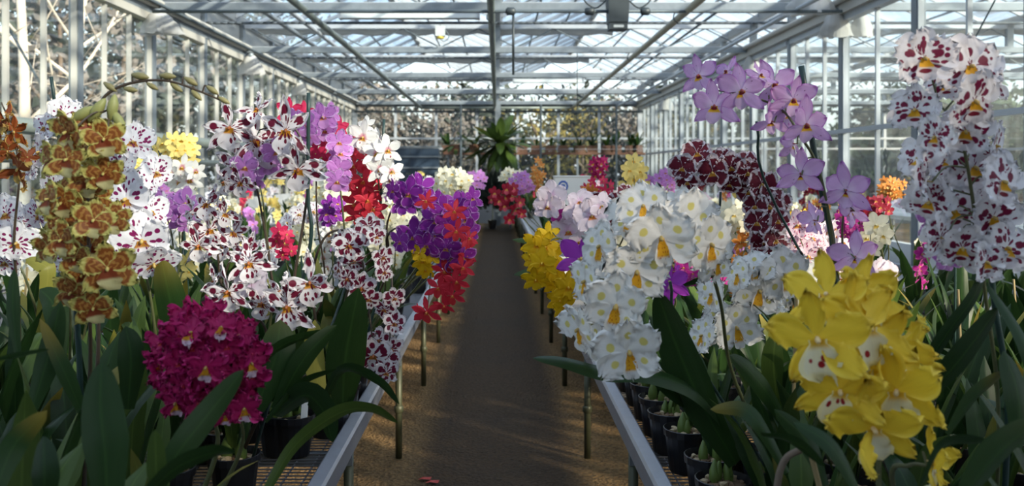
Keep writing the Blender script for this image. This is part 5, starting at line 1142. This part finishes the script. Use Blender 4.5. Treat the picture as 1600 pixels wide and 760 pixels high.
cab = empty('cabinet', P(642, 262, 19.6)); tag(cab, 'dark blue cabinet with pale shelf edges against the far gable', 'cabinet'); z0 = -cab.location.z
b = MB(); b.box(-0.62, -0.22, z0, 0.62, 0.22, 0.42); b.build('body', M['navy'], cab)
for z in (0.44, 0.22, -0.02): b = MB(); b.box(-0.66, -0.26, z, 0.66, 0.24, z + 0.03); b.build('shelf_edge', M['galv'], cab)
b = MB(); b.box(-0.005, -0.225, z0 + 0.05, 0.005, -0.219, 0.40); b.build('door_gap', M['black_metal'], cab)
for px, d, lab in ((778, 19.7, 'pale steel column standing at the far end of the aisle'),):
    p = P(px, 200, d); b = MB(); b.box(p.x-0.06, d-0.05, 0, p.x+0.06, d+0.05, ZB); tag(b.build('column', M['galv']), lab, 'column', kind='structure')
for px, d, lab in ((720, 17.0, 'dark upright stake left of the far hanging plants'), (845, 16.5, 'dark upright stake right of the far hanging plants'), (963, 16.0, 'dark upright stake by the shelf of baskets on the right')):
    p = P(px, 200, d); b = MB(); b.tube([(p.x, d, 0.4), (p.x, d, P(px, 163, d).z)], 0.02, 6); tag(b.build('support_pole', M['galv_dark']), lab, 'pole')
# white carton with a blue mark standing among the flowers
cz = P(893, 305, 5.9); box_ = empty('carton', (cz.x, 5.9, BZ + 0.002)); tag(box_, 'white carton with a blue mark standing among flowers right of the aisle', 'carton')
top = P(893, 277, 5.9).z - BZ; b = MB(); b.box(-0.115, -0.09, 0, 0.115, 0.09, top); b.build('carton_body', M['tagwhite'], box_)
b = MB(); b.box(-0.12, -0.095, top, 0.12, 0.0, top + 0.006); b.box(-0.12, 0.002, top, 0.12, 0.095, top + 0.008); b.build('flap', M['tagwhite'], box_)
b = MB(); zc = top - 0.06
for q in range(10): 
    a0, a1 = q * 0.628, q * 0.628 + 0.628
    b.add([(-0.062 + r*math.cos(a), -0.0912, zc + r*math.sin(a)*1.1) for a, r in ((a0, .022), (a1, .022), (a1, .034), (a0, .034))], [(0, 1, 2, 3)])
b.box(-0.074, -0.0915, zc - 0.012, -0.05, -0.0908, zc + 0.012); b.box(-0.09, -0.0915, zc - 0.060, -0.034, -0.0908, zc - 0.047)
b.build('printed_mark', M['bluemark'], box_)

# ------------------------------------------------------------------ trees outside
def tree(name, label, x, y, h, r, bark, fol, n, seed, leaf, bare=0, fz=0.3, forks=6, group=None):
    rng = rg(seed); root = empty(name, (x, y, -0.06)); tag(root, label, 'tree', group)
    b = MB(); top = Vector((rng.uniform(-.4, .4), rng.uniform(-.4, .4), h)); ts = [Vector((0, 0, 0)), top*0.3 + Vector((rng.uniform(-.12,.12), 0, 0)), top*0.62, top]
    c = catmull(ts, 5); b.tube(c, [r * (1 - 0.85 * i / (len(c)-1)) for i in range(len(c))], 9); b.build('trunk', M[bark], root, True)
    ends = []
    for i in range(forks):
        k = int(len(c) * rng.uniform(0.25, 0.85)); p = c[min(k, len(c)-2)]; q = rng.uniform(0, 6.28); l = h * rng.uniform(0.18, 0.38)
        e = p + Vector((math.cos(q)*l*0.7, math.sin(q)*l*0.7, l*0.8)); br = MB(); cc = catmull([p, p.lerp(e, 0.5) + Vector((0,0,-0.1*l)), e], 4)
        br.tube(cc, [r * 0.45 * (1 - 0.8 * j / (len(cc)-1)) for j in range(len(cc))], 6)
        for j in range(bare):
            p2 = rng.choice(cc); e2 = p2 + Vector((rng.uniform(-1,1), rng.uniform(-1,1), rng.uniform(0,1.1))) * l * 0.4; br.tube([p2, e2], [r*0.13, r*0.03], 4)
        br.build('branch', M[bark], root, True); ends.append(e)
    f = MB()
    for i in range(n):
        ce_ = rng.choice(ends + [top]); sp = h * 0.17
        p = ce_ + Vector((rng.gauss(0, sp), rng.gauss(0, sp), rng.gauss(0, sp*0.8)))
        if p.z < h * fz * 0.5: p.z = h * fz * rng.uniform(0.5, 1.2)
        d1 = Vector((rng.uniform(-1,1), rng.uniform(-1,1), rng.uniform(-1,1))).normalized(); d2 = d1.cross(Vector((rng.uniform(-1,1), rng.uniform(-1,1), rng.uniform(-1,1)))).normalized(); l = leaf * rng.uniform(0.5, 1.4)
        f.add([p - d1*l, p + d2*l*0.5, p + d1*l, p - d2*l*0.5], [(0, 1, 2, 3)])
    tag(f.build('foliage', M[fol], root), kind='stuff'); return root
tree('birch_tree', 'pale-barked birch tree close outside the nearest left panes', -5.55, 10.4, 7.5, 0.085, 'birch', 'fol_grey', 260, 1, 0.07, 6, 0.5, 8)
tree('birch_tree', 'second pale birch outside, just right of the first', -5.9, 12.2, 7.0, 0.06, 'birch', 'fol_grey', 260, 2, 0.07, 6, 0.5, 7)
for i, (x, y, h, kind_) in enumerate([(-9.5, 13.0, 7.5, 0), (-10.5, 17.0, 8.0, 1), (-8.5, 20.0, 7.0, 0), (-12, 23.0, 9.0, 0), (-8.0, 26.5, 8.0, 1), (-14, 18.0, 9.0, 0), (-15, 27.0, 9.0, 1), (-7.0, 23.0, 5.5, 0), (-11, 30, 9, 0), (-7.6, 15.5, 5.0, 1)]):
    tree('garden_tree', ['dark evergreen tree beyond the left panes', 'bare grey-brown tree beyond the left panes'][kind_], x, y, h, 0.10, 'trunk', ['fol_dark', 'fol_grey'][kind_], [2600, 1500][kind_], 20 + i, [0.17, 0.10][kind_], [0, 12][kind_], 0.12, 9, ['evergreens beyond the left panes', 'bare trees beyond the left panes'][kind_])
for i, (x, y, h, kind_) in enumerate([(-4.2, 24, 3.0, 1), (-2.6, 24.5, 2.9, 1), (-5.6, 25.6, 3.1, 0), (-1.0, 24, 2.9, 1), (1.1, 23.4, 2.6, 2), (2.4, 23.8, 2.5, 2), (4.2, 25, 2.9, 0), (0.4, 25.6, 2.9, 0), (6.0, 25, 3, 0), (8.5, 25, 3, 0), (-3.5, 26, 3.1, 0), (2.8, 25.8, 2.9, 0), (-1.6, 25.8, 3, 0), (11, 25.6, 3.1, 0), (3.6, 24, 2.7, 1), (-3.4, 23.4, 2.7, 1)]):
    tree('garden_tree', ['dark evergreen tree beyond the far gable', 'bare brown tree beyond the far gable on the left', 'yellow-leaved bush beyond the far gable right of centre'][kind_], x, y, h, 0.09, 'trunk', ['fol_dark', 'fol_grey', 'fol_yellow'][kind_], [1600, 1300, 700][kind_], 40 + i, [0.12, 0.07, 0.07][kind_], [0, 12, 2][kind_], 0.12, 9, ['evergreens beyond the far gable', 'bare trees beyond the far gable', 'yellow bushes beyond the far gable'][kind_])
for i in range(8):
    tree('garden_tree', 'low dark green bush beyond the neighbouring house on the right', 12.5 + (i % 2)*0.8, 7 + 2.6*i, 2.9, 0.1, 'trunk', 'fol_green', 1400, 60 + i, 0.16, 0, 0.1, 9, 'bushes beyond the neighbouring house')

def hedge(label, x0, y0, x1, y1, h, w, mat, n, seed):
    rng = rg(seed); root = empty('hedge', ((x0+x1)/2, (y0+y1)/2, -0.06)); tag(root, label, 'hedge'); L = Vector((x1-x0, y1-y0, 0)); f = MB(); c = L.normalized().cross(Vector((0,0,1)))
    for i in range(n):
        u, z, q = rng.uniform(-.5, .5), rng.random(), rng.uniform(-1, 1)
        hh = h * (0.80 + 0.12 * math.sin(u * 17 + seed) + 0.08 * math.sin(u * 41))
        p = L * u + c * q * w * (1 - 0.4 * z) + Vector((0, 0, hh * z))
        d1 = Vector((rng.uniform(-1,1), rng.uniform(-1,1), rng.uniform(-1,1))).normalized(); d2 = d1.cross(Vector((rng.uniform(-1,1), rng.uniform(-1,1), rng.uniform(-1,1)))).normalized(); l = 0.16 * rng.uniform(0.6, 1.4)
        f.add([p - d1*l, p + d2*l*0.55, p + d1*l, p - d2*l*0.55], [(0, 1, 2, 3)])
    tag(f.build('foliage', M[mat], root), kind='stuff')
    for i in range(int(L.length / 1.6)):
        b = MB(); p = L * ((i + 0.5) / int(L.length / 1.6) - 0.5); b.tube([p, p + Vector((rng.uniform(-.2,.2), rng.uniform(-.2,.2), h*0.7))], [0.06, 0.02], 6); b.build('trunk', M['trunk'], root, True)
hedge('dark overgrown hedge outside behind the far gable', -9, 27.5, 14, 27.5, 3.3, 1.0, 'fol_dark', 9000, 5)
hedge('grey-green hedge outside along the left wall behind the birches', -11.5, 8, -11.5, 31, 4.6, 1.2, 'fol_dark', 9000, 6)
hedge('dark green hedge outside behind the gable of the neighbouring house', 9.5, 24.5, 24, 24.5, 2.9, 0.9, 'fol_green', 6000, 8)
hedge('dark hedge beyond the neighbouring house on the right', 14.5, 6, 14.5, 30, 3.4, 0.9, 'fol_green', 7000, 7)

# ------------------------------------------------------------------ things of one group that share a wording get their place in the row
ORD = ['leftmost', 'second from left', 'third from left', 'fourth from left', 'fifth from left', 'sixth from left', 'seventh from left', 'eighth from left', 'ninth from left', 'tenth from left',
       'eleventh from left', 'twelfth from left', 'thirteenth from left', 'fourteenth from left', 'fifteenth from left', 'sixteenth from left', 'seventeenth from left', 'eighteenth from left', 'nineteenth from left', 'twentieth from left']
same = {}
for o in bpy.data.objects:
    if o.parent is None and o.get('label') and o.get('group'): same.setdefault((o['label'], o['group']), []).append(o)
for (lab, gr), os_ in same.items():
    if len(os_) < 2: continue
    os_.sort(key=lambda o: o.location.x / max(o.location.y, 0.1))
    for k, o in enumerate(os_):
        if k < len(ORD): o['label'] = lab + ', ' + (ORD[k] if k < len(os_) - 1 or k == 0 else 'rightmost')
